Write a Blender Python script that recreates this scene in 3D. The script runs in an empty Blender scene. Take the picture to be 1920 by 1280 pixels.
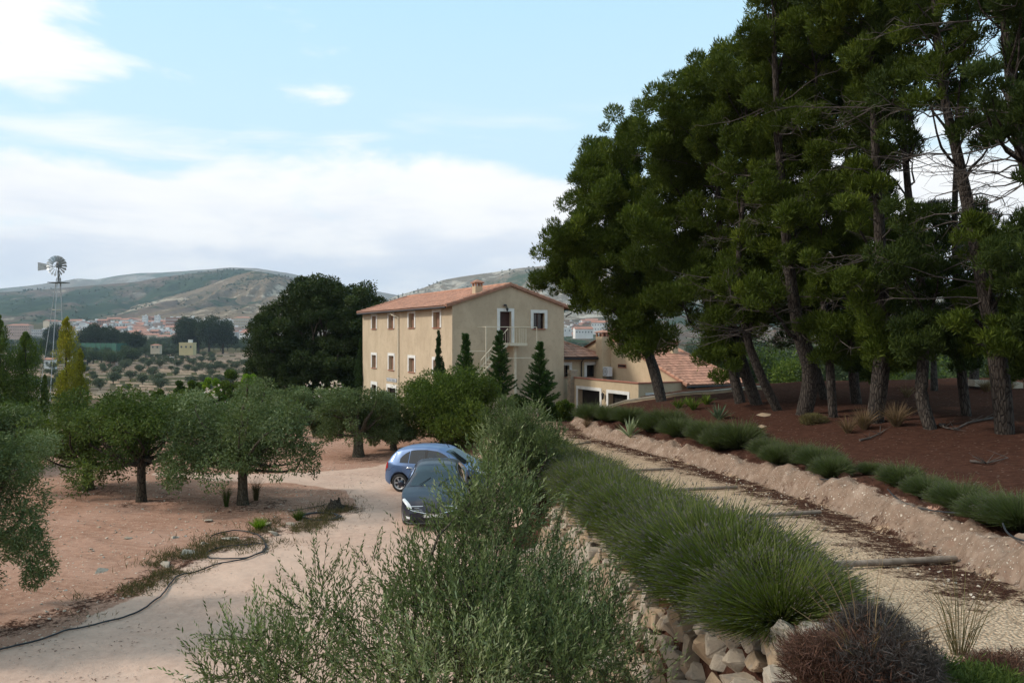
import bpy, bmesh, math, random
import numpy as np
from mathutils import Vector, Matrix
random.seed(7)
R = math.radians
SC = bpy.context.scene
COL = SC.collection

# ------------------------------------------------------------------ camera, light, exposure
F, CX, HY, CZ = 1493.0, 960.0, 627.0, 5.3       # focal length and horizon of the photo in its pixels, eye height
cam = bpy.data.cameras.new('camera')
cam.sensor_width = 36; cam.lens = 36 * F / 1920
cam.shift_y = -(640 - HY) / 1920
cam.clip_start = 0.1; cam.clip_end = 40000
camo = bpy.data.objects.new('camera', cam); COL.objects.link(camo)
camo.location = (0, 0, CZ); camo.rotation_euler = (R(90), 0, 0)
SC.camera = camo
SC.view_settings.view_transform = 'Standard'
SC.view_settings.look = 'None'
SC.view_settings.exposure = 0.50
SC.view_settings.gamma = 1
SUN_EL, SUN_AZ = R(38), R(-94)                  # azimuth from +Y towards +X

class NT:
    """tiny helper for node trees"""
    def __init__(s, tree):
        s.t = tree; tree.nodes.clear()
    def n(s, typ, ins=None, **props):
        nd = s.t.nodes.new(typ)
        for k, v in props.items(): setattr(nd, k, v)
        for k, v in (ins or {}).items():
            if isinstance(v, bpy.types.NodeSocket): s.t.links.new(v, nd.inputs[k])
            else: nd.inputs[k].default_value = v
        return nd
    def math(s, op, a, b=0.0, c=0.0, clamp=False):
        nd = s.n('ShaderNodeMath', {0: a, 1: b, 2: c}, operation=op); nd.use_clamp = clamp
        return nd.outputs[0]
    def mix(s, f, a, b, blend='MIX'):
        nd = s.n('ShaderNodeMix', data_type='RGBA', blend_type=blend)
        for k, v in ((0, f), (6, a), (7, b)):
            if isinstance(v, bpy.types.NodeSocket): s.t.links.new(v, nd.inputs[k])
            else: nd.inputs[k].default_value = (tuple(v) + (1,))[:4] if k else v
        return nd.outputs[2]
    def ss(s, x, lo, hi, a=0.0, b=1.0):
        nd = s.n('ShaderNodeMapRange', {0: x, 1: lo, 2: hi, 3: a, 4: b}, interpolation_type='SMOOTHSTEP')
        return nd.outputs[0]
    def noise(s, vec, scale, detail=4, rough=0.55, dist=0.0):
        return s.n('ShaderNodeTexNoise', {'Vector': vec, 'Scale': scale, 'Detail': detail, 'Roughness': rough, 'Distortion': dist}).outputs[0]
    def scale(s, vec, xyz):
        return s.n('ShaderNodeVectorMath', {0: vec, 1: xyz}, operation='MULTIPLY').outputs[0]

world = bpy.data.worlds.new('World'); SC.world = world; world.use_nodes = True
w = NT(world.node_tree)
sky = w.n('ShaderNodeTexSky', sky_type='NISHITA', sun_disc=False)
sky.sun_elevation = SUN_EL; sky.sun_rotation = SUN_AZ; sky.altitude = 700
sky.air_density = 1.0; sky.dust_density = 1.2; sky.ozone_density = 1.0
tc = w.n('ShaderNodeTexCoord')
sep = w.n('ShaderNodeSeparateXYZ', {0: tc.outputs['Generated']})
az = w.math('ARCTAN2', sep.outputs[0], sep.outputs[1])
el = w.math('ARCSINE', sep.outputs[2])
cv = w.n('ShaderNodeCombineXYZ', {0: az, 1: w.math('MULTIPLY', el, 2.1), 2: 0.0}).outputs[0]
n1 = w.noise(cv, 4.6, 9, 0.55, 0.25)
n1b = w.noise(cv, 1.7, 3, 0.5)
# the big bank of cloud along the horizon
band = w.ss(w.math('ADD', el, w.math('MULTIPLY', w.math('SUBTRACT', n1b, 0.5), 0.22)), 0.262, 0.150)
lump = w.math('ADD', w.math('MULTIPLY', w.math('SUBTRACT', n1, 0.5), 2.0), band)
m1 = w.ss(lump, 0.36, 0.80)
# thin streaks above the bank
cv2 = w.n('ShaderNodeCombineXYZ', {0: az, 1: w.math('MULTIPLY', el, 6.5), 2: 3.1}).outputs[0]
n2 = w.noise(cv2, 3.2, 6, 0.55, 0.4)
st = w.math('MULTIPLY', w.ss(n2, 0.48, 0.72), w.math('MULTIPLY', w.ss(el, 0.30, 0.22), 0.75))
# scattered patches higher up, thicker to the left
cv3 = w.n('ShaderNodeCombineXYZ', {0: az, 1: w.math('MULTIPLY', el, 2.6), 2: 7.7}).outputs[0]
n3 = w.noise(cv3, 5.0, 8, 0.55, 0.35)
left = w.ss(az, -0.33, -0.62)
up = w.ss(el, 0.225, 0.31)
m3 = w.ss(w.math('ADD', n3, w.math('MULTIPLY', w.math('MULTIPLY', left, up), 0.32)), 0.60, 0.78)
mask = w.math('MAXIMUM', w.math('MAXIMUM', m1, st), w.math('MULTIPLY', m3, 0.9))
# greyer undersides inside the bank
n4 = w.noise(w.n('ShaderNodeCombineXYZ', {0: az, 1: w.math('MULTIPLY', el, 3.6), 2: 1.3}).outputs[0], 4.2, 6, 0.55, 0.2)
low = w.ss(el, 0.23, 0.085)
grey = w.math('MULTIPLY', w.ss(n4, 0.40, 0.66), w.math('MULTIPLY', low, w.ss(el, -0.01, 0.05, 0.35, 1.0)))
ccol = w.mix(grey, (11.6, 11.4, 11.2), (8.4, 8.9, 9.9))
skyc = w.mix(1.0, sky.outputs[0], (1.55, 1.75, 1.72), 'MULTIPLY')
skyc = w.mix(0.88, skyc, w.mix(w.ss(el, 0.05, 0.6), (7.8, 10.0, 11.0), (5.0, 8.5, 10.6)))
bgc = w.mix(mask, skyc, ccol)
bg = w.n('ShaderNodeBackground', {'Color': bgc, 'Strength': 0.074})
w.n('ShaderNodeOutputWorld', {0: bg.outputs[0]})

sun = bpy.data.lights.new('sun', 'SUN'); sun.energy = 2.2; sun.angle = R(7); sun.color = (1.0, 0.93, 0.82)
suno = bpy.data.objects.new('sun', sun); COL.objects.link(suno); suno.location = (0, 0, 60)
sv = Vector((math.sin(SUN_AZ) * math.cos(SUN_EL), math.cos(SUN_AZ) * math.cos(SUN_EL), math.sin(SUN_EL)))
suno.rotation_euler = sv.to_track_quat('Z', 'Y').to_euler()

# ------------------------------------------------------------------ object helpers
def tag(o, label=None, cat=None, group=None, kind=None):
    if label: o['label'] = label
    if cat: o['category'] = cat
    if group: o['group'] = group
    if kind: o['kind'] = kind
    return o
def empty(name, loc, label=None, cat=None, group=None, rz=0.0):
    o = bpy.data.objects.new(name, None); COL.objects.link(o)
    o.location = loc; o.rotation_euler = (0, 0, rz); o.empty_display_size = 0.2
    return tag(o, label, cat, group)
def dup(root, loc, rz=0.0, sc=1.0, label=None, group=None, parent=None):
    c = root.copy(); COL.objects.link(c)
    if parent is None:
        c.location = loc; c.rotation_euler = (0, 0, rz); c.scale = (sc, sc, sc) if not isinstance(sc, tuple) else sc
        if label: c['label'] = label
        if group: c['group'] = group
    else:
        c.parent = parent
    for ch in root.children: dup(ch, None, parent=c)
    return c
def link(name, me, mats, parent=None):
    o = bpy.data.objects.new(name, me); COL.objects.link(o)
    for m in (mats if isinstance(mats, (list, tuple)) else [mats]): me.materials.append(m)
    if parent is not None: o.parent = parent
    return o
def npmesh(name, V, Fc, mats, parent=None, tint=None, smooth=False, attrs=None):
    V = np.asarray(V, np.float32).reshape(-1, 3); Fc = np.asarray(Fc, np.int32)
    k = Fc.shape[1]
    me = bpy.data.meshes.new(name)
    me.vertices.add(len(V)); me.vertices.foreach_set('co', V.ravel())
    me.loops.add(Fc.size); me.loops.foreach_set('vertex_index', Fc.ravel())
    me.polygons.add(len(Fc)); me.polygons.foreach_set('loop_start', np.arange(0, Fc.size, k, dtype=np.int32))
    if smooth: me.polygons.foreach_set('use_smooth', np.ones(len(Fc), bool))
    if tint is not None:
        a = me.attributes.new('tint', 'FLOAT', 'POINT'); a.data.foreach_set('value', np.asarray(tint, np.float32))
    for an, av in (attrs or {}).items():
        a = me.attributes.new(an, 'FLOAT', 'POINT'); a.data.foreach_set('value', np.asarray(av, np.float32))
    me.update(calc_edges=True)
    return link(name, me, mats, parent)
class MB:
    """collects boxes, prisms and tubes into one mesh; material index per face"""
    def __init__(s): s.v = []; s.f = []; s.m = []; s.sm = []; s.t = []
    def add(s, vs, fs, mi=0, sm=False, tint=0.5):
        b = len(s.v); s.v += [tuple(v) for v in vs]; s.t += [tint] * len(vs)
        for f in fs: s.f.append([b + i for i in f]); s.m.append(mi); s.sm.append(sm)
    def frame_box(s, o, a, b, c, mi=0, tint=0.5):
        """box from corner o with edge vectors a, b, c"""
        o, a, b, c = Vector(o), Vector(a), Vector(b), Vector(c)
        vs = [o, o + a, o + a + b, o + b, o + c, o + a + c, o + a + b + c, o + b + c]
        fs = [(0, 3, 2, 1), (4, 5, 6, 7), (0, 1, 5, 4), (1, 2, 6, 5), (2, 3, 7, 6), (3, 0, 4, 7)]
        if a.cross(b).dot(c) < 0: fs = [f[::-1] for f in fs]
        s.add(vs, fs, mi, tint=tint)
    def box(s, c, d, mi=0, rz=0.0):
        ax = Vector((math.cos(rz), math.sin(rz), 0)); ay = Vector((-math.sin(rz), math.cos(rz), 0)); az_ = Vector((0, 0, 1))
        a, b, e = ax * d[0], ay * d[1], az_ * d[2]
        s.frame_box(Vector(c) - a / 2 - b / 2 - e / 2, a, b, e, mi)
    def tube(s, pts, rad, n=6, mi=0, cap=True, tint=0.5):
        pts = [Vector(p) for p in pts]; rs = rad if isinstance(rad, (list, tuple)) else [rad] * len(pts)
        rings = []; ref = Vector((0.13, 0.31, 0.94))
        for i, p in enumerate(pts):
            d = (pts[min(i + 1, len(pts) - 1)] - pts[max(i - 1, 0)])
            d = d.normalized() if d.length > 1e-9 else Vector((0, 0, 1))
            x = d.cross(ref)
            if x.length < 1e-3: x = d.cross(Vector((1, 0, 0)))
            x.normalize(); y = d.cross(x)
            rings.append([p + (x * math.cos(2 * math.pi * k / n) + y * math.sin(2 * math.pi * k / n)) * rs[i] for k in range(n)])
        vs = [v for r in rings for v in r]; fs = []
        for i in range(len(pts) - 1):
            for k in range(n):
                fs.append((i * n + k, i * n + (k + 1) % n, (i + 1) * n + (k + 1) % n, (i + 1) * n + k))
        s.add(vs, fs, mi, True, tint)
        if cap:
            s.add(rings[0], [tuple(range(n))[::-1]], mi, False, tint); s.add(rings[-1], [tuple(range(n))], mi, False, tint)
    def build(s, name, mats, parent=None):
        me = bpy.data.meshes.new(name); me.from_pydata([tuple(v) for v in s.v], [], s.f)
        me.polygons.foreach_set('material_index', s.m); me.polygons.foreach_set('use_smooth', s.sm)
        a = me.attributes.new('tint', 'FLOAT', 'POINT'); a.data.foreach_set('value', s.t)
        me.update()
        return link(name, me, mats, parent)

# ------------------------------------------------------------------ numpy noise
def _h(xi, yi, seed):
    h = (xi.astype(np.int64) * 374761393 + yi.astype(np.int64) * 668265263 + seed * 1442695041) & 0xffffffff
    h = ((h ^ (h >> 13)) * 1274126177) & 0xffffffff
    return ((h ^ (h >> 16)) & 0xffff) / 65535.0
def vn(x, y, seed=0):
    x = np.asarray(x, float); y = np.asarray(y, float)
    xi = np.floor(x); yi = np.floor(y); fx = x - xi; fy = y - yi
    fx = fx * fx * (3 - 2 * fx); fy = fy * fy * (3 - 2 * fy)
    a = _h(xi, yi, seed); b = _h(xi + 1, yi, seed); c = _h(xi, yi + 1, seed); d = _h(xi + 1, yi + 1, seed)
    return (a * (1 - fx) + b * fx) * (1 - fy) + (c * (1 - fx) + d * fx) * fy - 0.5
def fbm(x, y, o=4, seed=0):
    r = 0; am = 1.0
    for i in range(o): r = r + am * vn(x * 2 ** i, y * 2 ** i, seed + i * 17); am *= 0.5
    return r
def S(t):
    t = np.clip(t, 0, 1); return t * t * (3 - 2 * t)
def ip(y, xs, vs): return np.interp(y, xs, vs)

# ------------------------------------------------------------------ terrain shape
def zpath(Y): return ip(Y, [0, 6, 8.9, 10.4, 14.6, 18.6, 22.9, 28.5, 34, 45], [3.2, 2.85, 2.55, 2.3, 1.93, 1.64, 1.36, 1.15, 1.02, .8])
def FXc(Y): return ip(Y, [0, 6, 8.9, 11.3, 14.9, 16.4, 20.8, 25.4, 30.5, 33.7, 40, 46], [4.6, 5.1, 5.6, 6.1, 6.45, 6.5, 6.35, 5.6, 4.3, 3.2, 3.0, 3.0])
def TXc(Y): return ip(Y, [0, 5, 7, 10, 14, 18, 22, 26, 30, 36, 44], [2.7, 2.5, 2.38, 2.1, 1.75, 1.5, 1.1, .7, .2, -1.0, -4])
def valley(X, Y):
    v = ip(Y, [0, 46, 70, 110, 150, 300, 500, 1000, 1500, 1650, 1800, 1950, 2300, 3000, 5000, 13000],
           [0, 0, -3, -9, -13.5, -16, -15, -13, -8, 4, 18, 31, 36, 45, 80, 100])
    return v
def lowwall_y(X): return ip(X, [-5, 3.4, 9.6, 12, 14], [42.5, 40.9, 37.7, 37.6, 38])
def terrain(X, Y, micro=True):
    X = np.asarray(X, float); Y = np.asarray(Y, float)
    zp = zpath(Y); fx = FXc(Y) + 0.16 * fbm(Y * 0.9, X * 0 + 3, 3, 5); tx = TXc(Y); ft = tx - 0.95
    fz = ip(Y, [0, 7, 10, 14, 18, 24], [1.1, .75, .5, .2, .05, 0])
    base = fz * S((X - (ft - 2.6)) / 2.6)
    z = base + S((X - ft) / (tx - ft)) * (zp - 0.05 - base)
    zb = zp + 0.36 + 0.06 * fbm(Y * 0.6, X * 0 + 8, 3, 9)
    k = np.clip((X - fx) / (0.42 + .25 * vn(Y * 1.7, Y * 0, 77)), 0, 1)
    z = z + S(k) * (zb - z) * (X > fx)
    dx = np.maximum(X - fx - 0.42, 0)
    hill = zb + (3.08 - zb) * (1 - np.exp(-dx / 5.2)) * S(dx / 3.0 + .2)
    z = np.where(X > fx + 0.42, hill, z)
    # behind the low wall and beyond the crest the ground falls away
    yl = lowwall_y(X); wd = ip(X, [12.5, 15, 19, 40], [0.35, 8, 30, 45])
    lo = np.where(X < 2, 0.2, -0.35)
    vf = valley(X, Y)
    far = np.where(Y > 62, vf, np.minimum(lo, vf + 3.0))
    far = np.where((Y > 46) & (Y <= 75), lo + (vf - lo) * S((Y - 58) / 17), far)
    sr = S((Y - yl) / wd)
    zr = z * (1 - sr) + far * sr
    # left side: flat yard, then the valley
    tl = S((X + 7 - 0) / 3.5)          # 0 on the left part, 1 on the right one
    zl = np.where(Y > 46, vf, 0.0 + 0 * Y)
    zl = np.where(Y > 30, zl, zl) + z * 0
    near = np.where(Y < 41, z, zr)
    out = np.where(X < -3.5, np.where(Y < 30, z, zl * 1.0), near)
    m = S((X + 3.5) / 3.0)
    out = np.where((Y >= 30) & (X >= -3.5) & (X < -0.5), zl * (1 - m) + near * m, out)
    bx = S((X + 24) / 10) * S((26 - X) / 6) * S((Y - 40) / 6) * S((78 - Y) / 12)      # level pad below the house
    out = np.where((X < -3.5), out * (1 - bx) + -0.9 * bx, out)
    if micro:
        r = np.hypot(X, Y); a = np.clip(60 / np.maximum(r, 1), 0, 1)
        soil = (0.05 * fbm(X * 1.1 + Y * .7, Y * 1.6, 4, 31) + .035 * fbm((X * .35 + Y * .2) * 1.0, (Y - X * .28) * 4.5, 3, 33) * S((17 + .3 * X - Y) / -4 + .8)) * (X < ft)
        frm = 0.10 * fbm(X * .8, Y * .8, 4, 41) * (X > fx + .42)
        bk = 0.24 * fbm(X * 2.6, Y * 2.4, 6, 51) * ((X > fx) & (X < fx + 1.0))
        out = out + (soil + frm + bk) * a * (Y < 60) + 1.2 * fbm(X / 60, Y / 60, 4, 61) * S((Y - 60) / 150)
    return out
def tz(x, y): return float(terrain(np.array([x]), np.array([y]))[0])
_ts = np.concatenate([np.arange(4, 60, 0.05), np.geomspace(60, 6000, 900)])
def hit(px, py):
    """ground point seen at photo pixel (px, py)"""
    Y = _ts; X = (px - CX) / F * Y; Z = CZ + (HY - py) / F * Y
    g = terrain(X, Y); b = np.nonzero(Z < g)[0]
    i = b[0] if len(b) else len(Y) - 1
    return Vector((float(X[i]), float(Y[i]), float(g[i])))
def at(px, py, Y): return Vector(((px - CX) / F * Y, Y, CZ + (HY - py) / F * Y))
# ------------------------------------------------------------------ materials
def mat(name):
    m = bpy.data.materials.new(name); m.use_nodes = True
    return m, NT(m.node_tree)
def finish(g, color, rough=0.85, bump=None, bstr=0.3, bdist=0.02, spec=0.3, metal=0.0, coat=0.0, **kw):
    ins = {'Base Color': color if isinstance(color, bpy.types.NodeSocket) else tuple(color) + (1,), 'Roughness': rough, 'Metallic': metal,
           'Specular IOR Level': spec, 'Coat Weight': coat, 'Coat Roughness': 0.05}
    ins.update(kw)
    if bump is not None:
        ins['Normal'] = g.n('ShaderNodeBump', {'Height': bump, 'Strength': bstr, 'Distance': bdist}).outputs[0]
    p = g.n('ShaderNodeBsdfPrincipled', ins)
    g.n('ShaderNodeOutputMaterial', {0: p.outputs[0]})
    return p
def simple(name, c1, c2=None, scale=3.0, rough=0.8, bs=0.25, bd=0.01, spec=0.3, metal=0.0, coat=0.0, detail=5, tint=0.0):
    m, g = mat(name); tcn = g.n('ShaderNodeTexCoord').outputs['Object']
    nz = g.noise(tcn, scale, detail, 0.6)
    c2 = c2 or tuple(x * 0.75 for x in c1)
    f = g.ss(nz, 0.3, 0.7)
    col = g.mix(f, c1, c2)
    if tint:
        a = g.n('ShaderNodeAttribute', attribute_name='tint').outputs['Fac']
        col = g.mix(1.0, col, g.n('ShaderNodeCombineColor', {i: g.ss(a, 0, 1, 1 - tint, 1 + tint) for i in range(3)}).outputs[0], 'MULTIPLY')
    finish(g, col, rough, g.noise(tcn, scale * 4, 5, 0.6), bs, bd, spec, metal, coat)
    return m
def leafmat(name, c1, c2, rough=0.6, tr=0.25, c3=None):
    m, g = mat(name)
    a = g.n('ShaderNodeAttribute', attribute_name='tint').outputs['Fac']
    ramp = g.n('ShaderNodeValToRGB', {0: a}); e = ramp.color_ramp.elements
    e[0].position = 0.0; e[0].color = c1 + (1,); e[1].position = 1.0; e[1].color = (c3 or c2) + (1,)
    if c3: x = e.new(0.7); x.color = c2 + (1,)
    col = ramp.outputs[0]
    p = g.n('ShaderNodeBsdfPrincipled', {'Base Color': col, 'Roughness': rough, 'Specular IOR Level': 0.12})
    t = g.n('ShaderNodeBsdfTranslucent', {'Color': g.mix(1.0, col, (1.3, 1.5, 0.7), 'MULTIPLY')})
    mx = g.n('ShaderNodeMixShader', {0: tr, 1: p.outputs[0], 2: t.outputs[0]})
    g.n('ShaderNodeOutputMaterial', {0: mx.outputs[0]})
    return m
M = {}
M['stucco'] = simple('stucco', (.50, .385, .235), (.455, .345, .205), 0.9, .92, .25, .01)
# weather streaks on the stucco
def stucco(name, c1, c2):
    m, g = mat(name); tcn = g.n('ShaderNodeTexCoord').outputs['Object']
    big = g.noise(tcn, 0.55, 5, .6); st = g.noise(g.scale(tcn, (1.6, 1.6, .6)), 1.1, 5, .6)
    f = g.math('MULTIPLY', g.math('ADD', big, st), .5)
    col = g.mix(g.ss(f, .38, .62), c1, c2)
    col = g.mix(g.ss(g.noise(tcn, 4, 6, .75), .5, .7, 0, .45), col, tuple(x * .75 for x in c2))
    finish(g, col, .93, g.noise(tcn, 30, 4, .6), .35, .01, .2)
    return m
M['stucco'] = stucco('stucco', (.50, .40, .285), (.43, .34, .24))
M['stucco_cream'] = stucco('stucco_cream', (.50, .395, .27), (.45, .35, .235))
M['tile'] = simple('roof_tile', (.44, .225, .15), (.30, .155, .105), 2.2, .85, .5, .03, tint=.22)
M['tile_dark'] = simple('roof_tile_edge', (.36, .19, .13), (.24, .13, .09), 5, .9, .4, .02)
M['white'] = simple('white_surround', (.70, .69, .66), (.58, .57, .54), 1.5, .8, .2, .01)
M['shutter'] = simple('wooden_shutter', (.24, .135, .09), (.18, .10, .065), 6, .6, .3, .01)
M['brickred'] = simple('clay_sill', (.33, .13, .08), (.25, .10, .065), 8, .8)
M['darkwood'] = simple('dark_wood', (.06, .022, .018), (.04, .018, .014), 6, .5)
M['darkmetal'] = simple('dark_metal', (.035, .035, .038), (.02, .02, .022), 8, .5, metal=.3)
M['cream_metal'] = simple('cream_metal', (.66, .60, .47), (.56, .50, .38), 6, .55)
M['galv'] = simple('galvanised_steel', (.44, .45, .45), (.30, .31, .32), 5, .45, metal=.55)
M['galv_dark'] = simple('weathered_steel', (.16, .16, .16), (.10, .10, .10), 5, .55, metal=.4)
M['bark_pine'] = None
def bark(name, c1, c2, sx=6, sz=1.4, bd=.04):
    m, g = mat(name); tcn = g.n('ShaderNodeTexCoord').outputs['Object']
    v = g.scale(tcn, (sx, sx, sz))
    vo = g.n('ShaderNodeTexVoronoi', {'Vector': v, 'Scale': 2.4, 'Randomness': 1.0}, feature='DISTANCE_TO_EDGE').outputs[0]
    nz = g.noise(v, 2.2, 6, .65)
    f = g.math('MULTIPLY', g.ss(vo, .0, .18), g.ss(nz, .25, .65, .35, 1.0))
    finish(g, g.mix(f, c2, c1), .95, f, .8, bd, .15)
    return m
M['bark_pine'] = bark('pine_bark', (.080, .066, .056), (.024, .019, .016))
M['bark_dark'] = bark('dark_bark', (.10, .08, .06), (.03, .024, .018), 8, 2)
M['bark_olive'] = bark('olive_bark', (.15, .13, .095), (.05, .042, .03), 9, 2.5)
M['deadtwig'] = simple('dead_twig', (.105, .088, .076), (.06, .05, .044), 9, .95)
M['wood_grey'] = simple('weathered_log', (.27, .21, .165), (.16, .12, .09), 7, .95, .5, .02)
M['hose'] = simple('black_hose', (.022, .024, .028), (.035, .037, .042), 12, .45)
M['olive'] = leafmat('olive_leaf', (.042, .058, .016), (.108, .142, .060), .55, .22, (.21, .25, .14))
M['olive_near'] = leafmat('near_olive_leaf', (.045, .064, .022), (.125, .158, .066), .5, .25, (.32, .35, .20))
M['olive_green'] = leafmat('green_leaf', (.030, .048, .011), (.070, .100, .022), .6, .22, (.125, .155, .04))
M['pine'] = leafmat('pine_needle', (.030, .044, .005), (.064, .090, .012), .7, .22, (.130, .160, .020))
M['pine_blue'] = leafmat('blue_pine_needle', (.018, .030, .007), (.048, .070, .014), .7, .18, (.09, .118, .022))
M['oak'] = leafmat('dark_oak_leaf', (.016, .026, .007), (.042, .060, .018), .6, .18, (.072, .092, .030))
M['poplar'] = leafmat('poplar_leaf', (.04, .065, .016), (.09, .13, .028), .6, .3, (.17, .20, .03))
M['poplar_gold'] = leafmat('golden_poplar_leaf', (.13, .13, .022), (.26, .235, .03), .6, .35, (.42, .32, .03))
M['cypress'] = leafmat('cypress_leaf', (.015, .030, .010), (.034, .060, .018), .7, .12, (.055, .09, .025))
M['conifer'] = leafmat('conifer_leaf', (.020, .045, .012), (.050, .095, .025), .7, .15, (.085, .14, .035))
M['shrub'] = leafmat('shrub_leaf', (.032, .050, .010), (.080, .115, .020), .6, .25, (.15, .19, .035))
M['lime'] = leafmat('bright_leaf', (.08, .14, .016), (.17, .26, .03), .6, .35, (.32, .36, .04))
M['farleaf'] = leafmat('far_leaf', (.030, .046, .022), (.058, .080, .036), .8, .1, (.09, .12, .055))
M['fardark'] = leafmat('far_dark_leaf', (.016, .030, .012), (.038, .056, .022), .8, .08, (.05, .075, .035))
M['farolive'] = leafmat('far_olive_leaf', (.060, .075, .045), (.110, .125, .078), .8, .1, (.16, .17, .11))
M['lav_stem'] = leafmat('lavender_stem', (.040, .062, .006), (.088, .110, .026), .65, .25, (.165, .18, .055))
M['lav_stem_dark'] = leafmat('lavender_stem_dark', (.040, .056, .020), (.085, .108, .040), .65, .22, (.15, .17, .075))
M['lav_flower'] = leafmat('lavender_flower', (.085, .080, .072), (.135, .125, .11), .8, .15, (.19, .175, .15))
M['dry'] = leafmat('dry_grass', (.11, .07, .042), (.20, .135, .08), .8, .2, (.32, .235, .14))
M['weed'] = leafmat('weeds', (.055, .055, .025), (.13, .10, .05), .8, .2, (.22, .20, .08))
M['dead_heath'] = leafmat('dead_heather', (.040, .020, .013), (.095, .050, .038), .9, .1, (.16, .09, .06))
M['dead_grey'] = leafmat('grey_heather', (.055, .048, .045), (.12, .105, .10), .9, .1, (.20, .18, .18))
M['agave'] = leafmat('agave_leaf', (.07, .11, .07), (.16, .21, .12), .5, .1, (.34, .38, .22))
M['flower'] = leafmat('oleander_flower', (.60, .42, .46), (.72, .62, .64), .7, .3, (.80, .76, .76))
M['rock'] = None
def rock(name, c1, c2, c3, sc=6.0):
    m, g = mat(name); tcn = g.n('ShaderNodeTexCoord').outputs['Object']
    a = g.n('ShaderNodeAttribute', attribute_name='tint').outputs['Fac']
    nz = g.noise(tcn, sc, 7, .65); n_ = g.noise(tcn, sc * 3.5, 5, .7)
    col = g.mix(g.ss(a, .2, .8), c1, c2)
    col = g.mix(g.ss(nz, .48, .66, 0, .75), col, c3)
    col = g.mix(g.ss(n_, .58, .72, 0, .45), col, (.10, .085, .07))
    finish(g, col, .95, g.math('ADD', nz, g.math('MULTIPLY', n_, .5)), .7, .03, .2)
    return m
M['rock'] = rock('limestone', (.33, .245, .165), (.36, .31, .25), (.21, .19, .165))
M['pebble'] = rock('pebble', (.46, .36, .27), (.56, .50, .42), (.40, .30, .22), 20)
M['concrete'] = simple('pale_concrete', (.38, .34, .27), (.28, .245, .19), 3, .95, .4, .02)
m, g = mat('window_dark'); finish(g, (.012, .012, .014), .12, spec=.5); M['glassdark'] = m
M['interior'] = simple('interior_shade', (.02, .016, .013), (.012, .01, .008), 2, .9)  # near-black panel colour standing for the shade inside the garage openings

# ground: one sheet, zones carried as attributes
m, g = mat('ground')
pos = g.n('ShaderNodeNewGeometry').outputs['Position']
def zone(nm): return g.n('ShaderNodeAttribute', attribute_name=nm).outputs['Fac']
wob = g.math('MULTIPLY', g.math('SUBTRACT', g.noise(pos, 1.7, 6, .65), .5), .9)
def zm(nm, k=1.0): return g.ss(g.math('ADD', zone(nm), g.math('MULTIPLY', wob, k)), .38, .62)
nA = g.noise(pos, .35, 5, .6); nB = g.noise(pos, 5.5, 6, .7); nC = g.noise(pos, 24, 4, .7)
vor = g.n('ShaderNodeTexVoronoi', {'Vector': pos, 'Scale': 26.0, 'Randomness': 1.0})
vor2 = g.n('ShaderNodeTexVoronoi', {'Vector': pos, 'Scale': 11.0, 'Randomness': 1.0})
# orchard soil
soil = g.mix(g.ss(nB, .3, .7), (.39, .228, .160), (.265, .148, .104))
soil = g.mix(g.ss(nA, .40, .68, 0, .55), soil, (.44, .27, .20))
chip = g.math('MULTIPLY', g.ss(vor.outputs['Distance'], .33, .2), g.ss(g.n('ShaderNodeSeparateColor', {0: vor.outputs['Color']}).outputs[0], .62, .72))
chip2 = g.math('MULTIPLY', g.ss(vor2.outputs['Distance'], .34, .22), g.ss(g.n('ShaderNodeSeparateColor', {0: vor2.outputs['Color']}).outputs[1], .86, .90))
chips = g.math('MAXIMUM', chip, chip2)
fur = g.noise(g.scale(g.n('ShaderNodeVectorRotate', {0: pos, 3: .28}, rotation_type='Z_AXIS').outputs[0], (.45, 3.2, 1)), 1.5, 6, .7)
soil = g.mix(g.ss(fur, .50, .66, 0, .5), soil, (.20, .105, .070))
soil = g.mix(g.math('MULTIPLY', chips, .85), soil, (.58, .46, .36))
# vehicle yard
road = g.mix(g.ss(nB, .32, .72), (.52, .36, .28), (.42, .285, .22))
road = g.mix(g.ss(nA, .36, .66, 0, .6), road, (.58, .42, .33))
road = g.mix(g.math('MULTIPLY', chip, .45), road, (.58, .50, .42))
road = g.mix(g.ss(g.noise(pos, 3.1, 7, .75, .8), .60, .72, 0, .45), road, (.24, .155, .11))
# gravel path
gr = g.n('ShaderNodeTexVoronoi', {'Vector': pos, 'Scale': 34.0, 'Randomness': 1.0})
gc = g.n('ShaderNodeSeparateColor', {0: gr.outputs['Color']}).outputs[0]
gravel = g.mix(gc, (.40, .29, .20), (.68, .515, .365))
gravel = g.mix(g.ss(gr.outputs['Distance'], .40, .66, 0, .5), gravel, (.17, .11, .065))  # shade in the crevices between pebbles painted into the colour
gravel = g.mix(g.ss(nA, .40, .65, 0, .25), gravel, (.50, .34, .20))
# pine litter; same dark colour paints shade under orchard trees and between wall stones
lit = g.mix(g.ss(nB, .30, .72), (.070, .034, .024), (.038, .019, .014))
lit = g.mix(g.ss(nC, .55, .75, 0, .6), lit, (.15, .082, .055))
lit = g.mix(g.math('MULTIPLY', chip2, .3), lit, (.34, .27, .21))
# bank
bank = g.mix(g.ss(nB, .3, .7), (.265, .19, .142), (.175, .122, .09))
bank = g.mix(g.ss(g.noise(pos, 5, 7, .75, .6), .50, .66, 0, .7), bank, (.20, .125, .09))
bank = g.mix(g.ss(g.noise(pos, 2.1, 4, .6), .5, .7, 0, .5), bank, (.37, .285, .225))
bank = g.mix(g.math('MULTIPLY', chips, .7), bank, (.60, .52, .43))
rt = g.noise(g.scale(pos, (1, 1, .4)), 3.3, 8, .8, 1.5)
bank = g.mix(g.ss(rt, .55, .62, 0, .75), bank, (.115, .07, .05))
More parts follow.
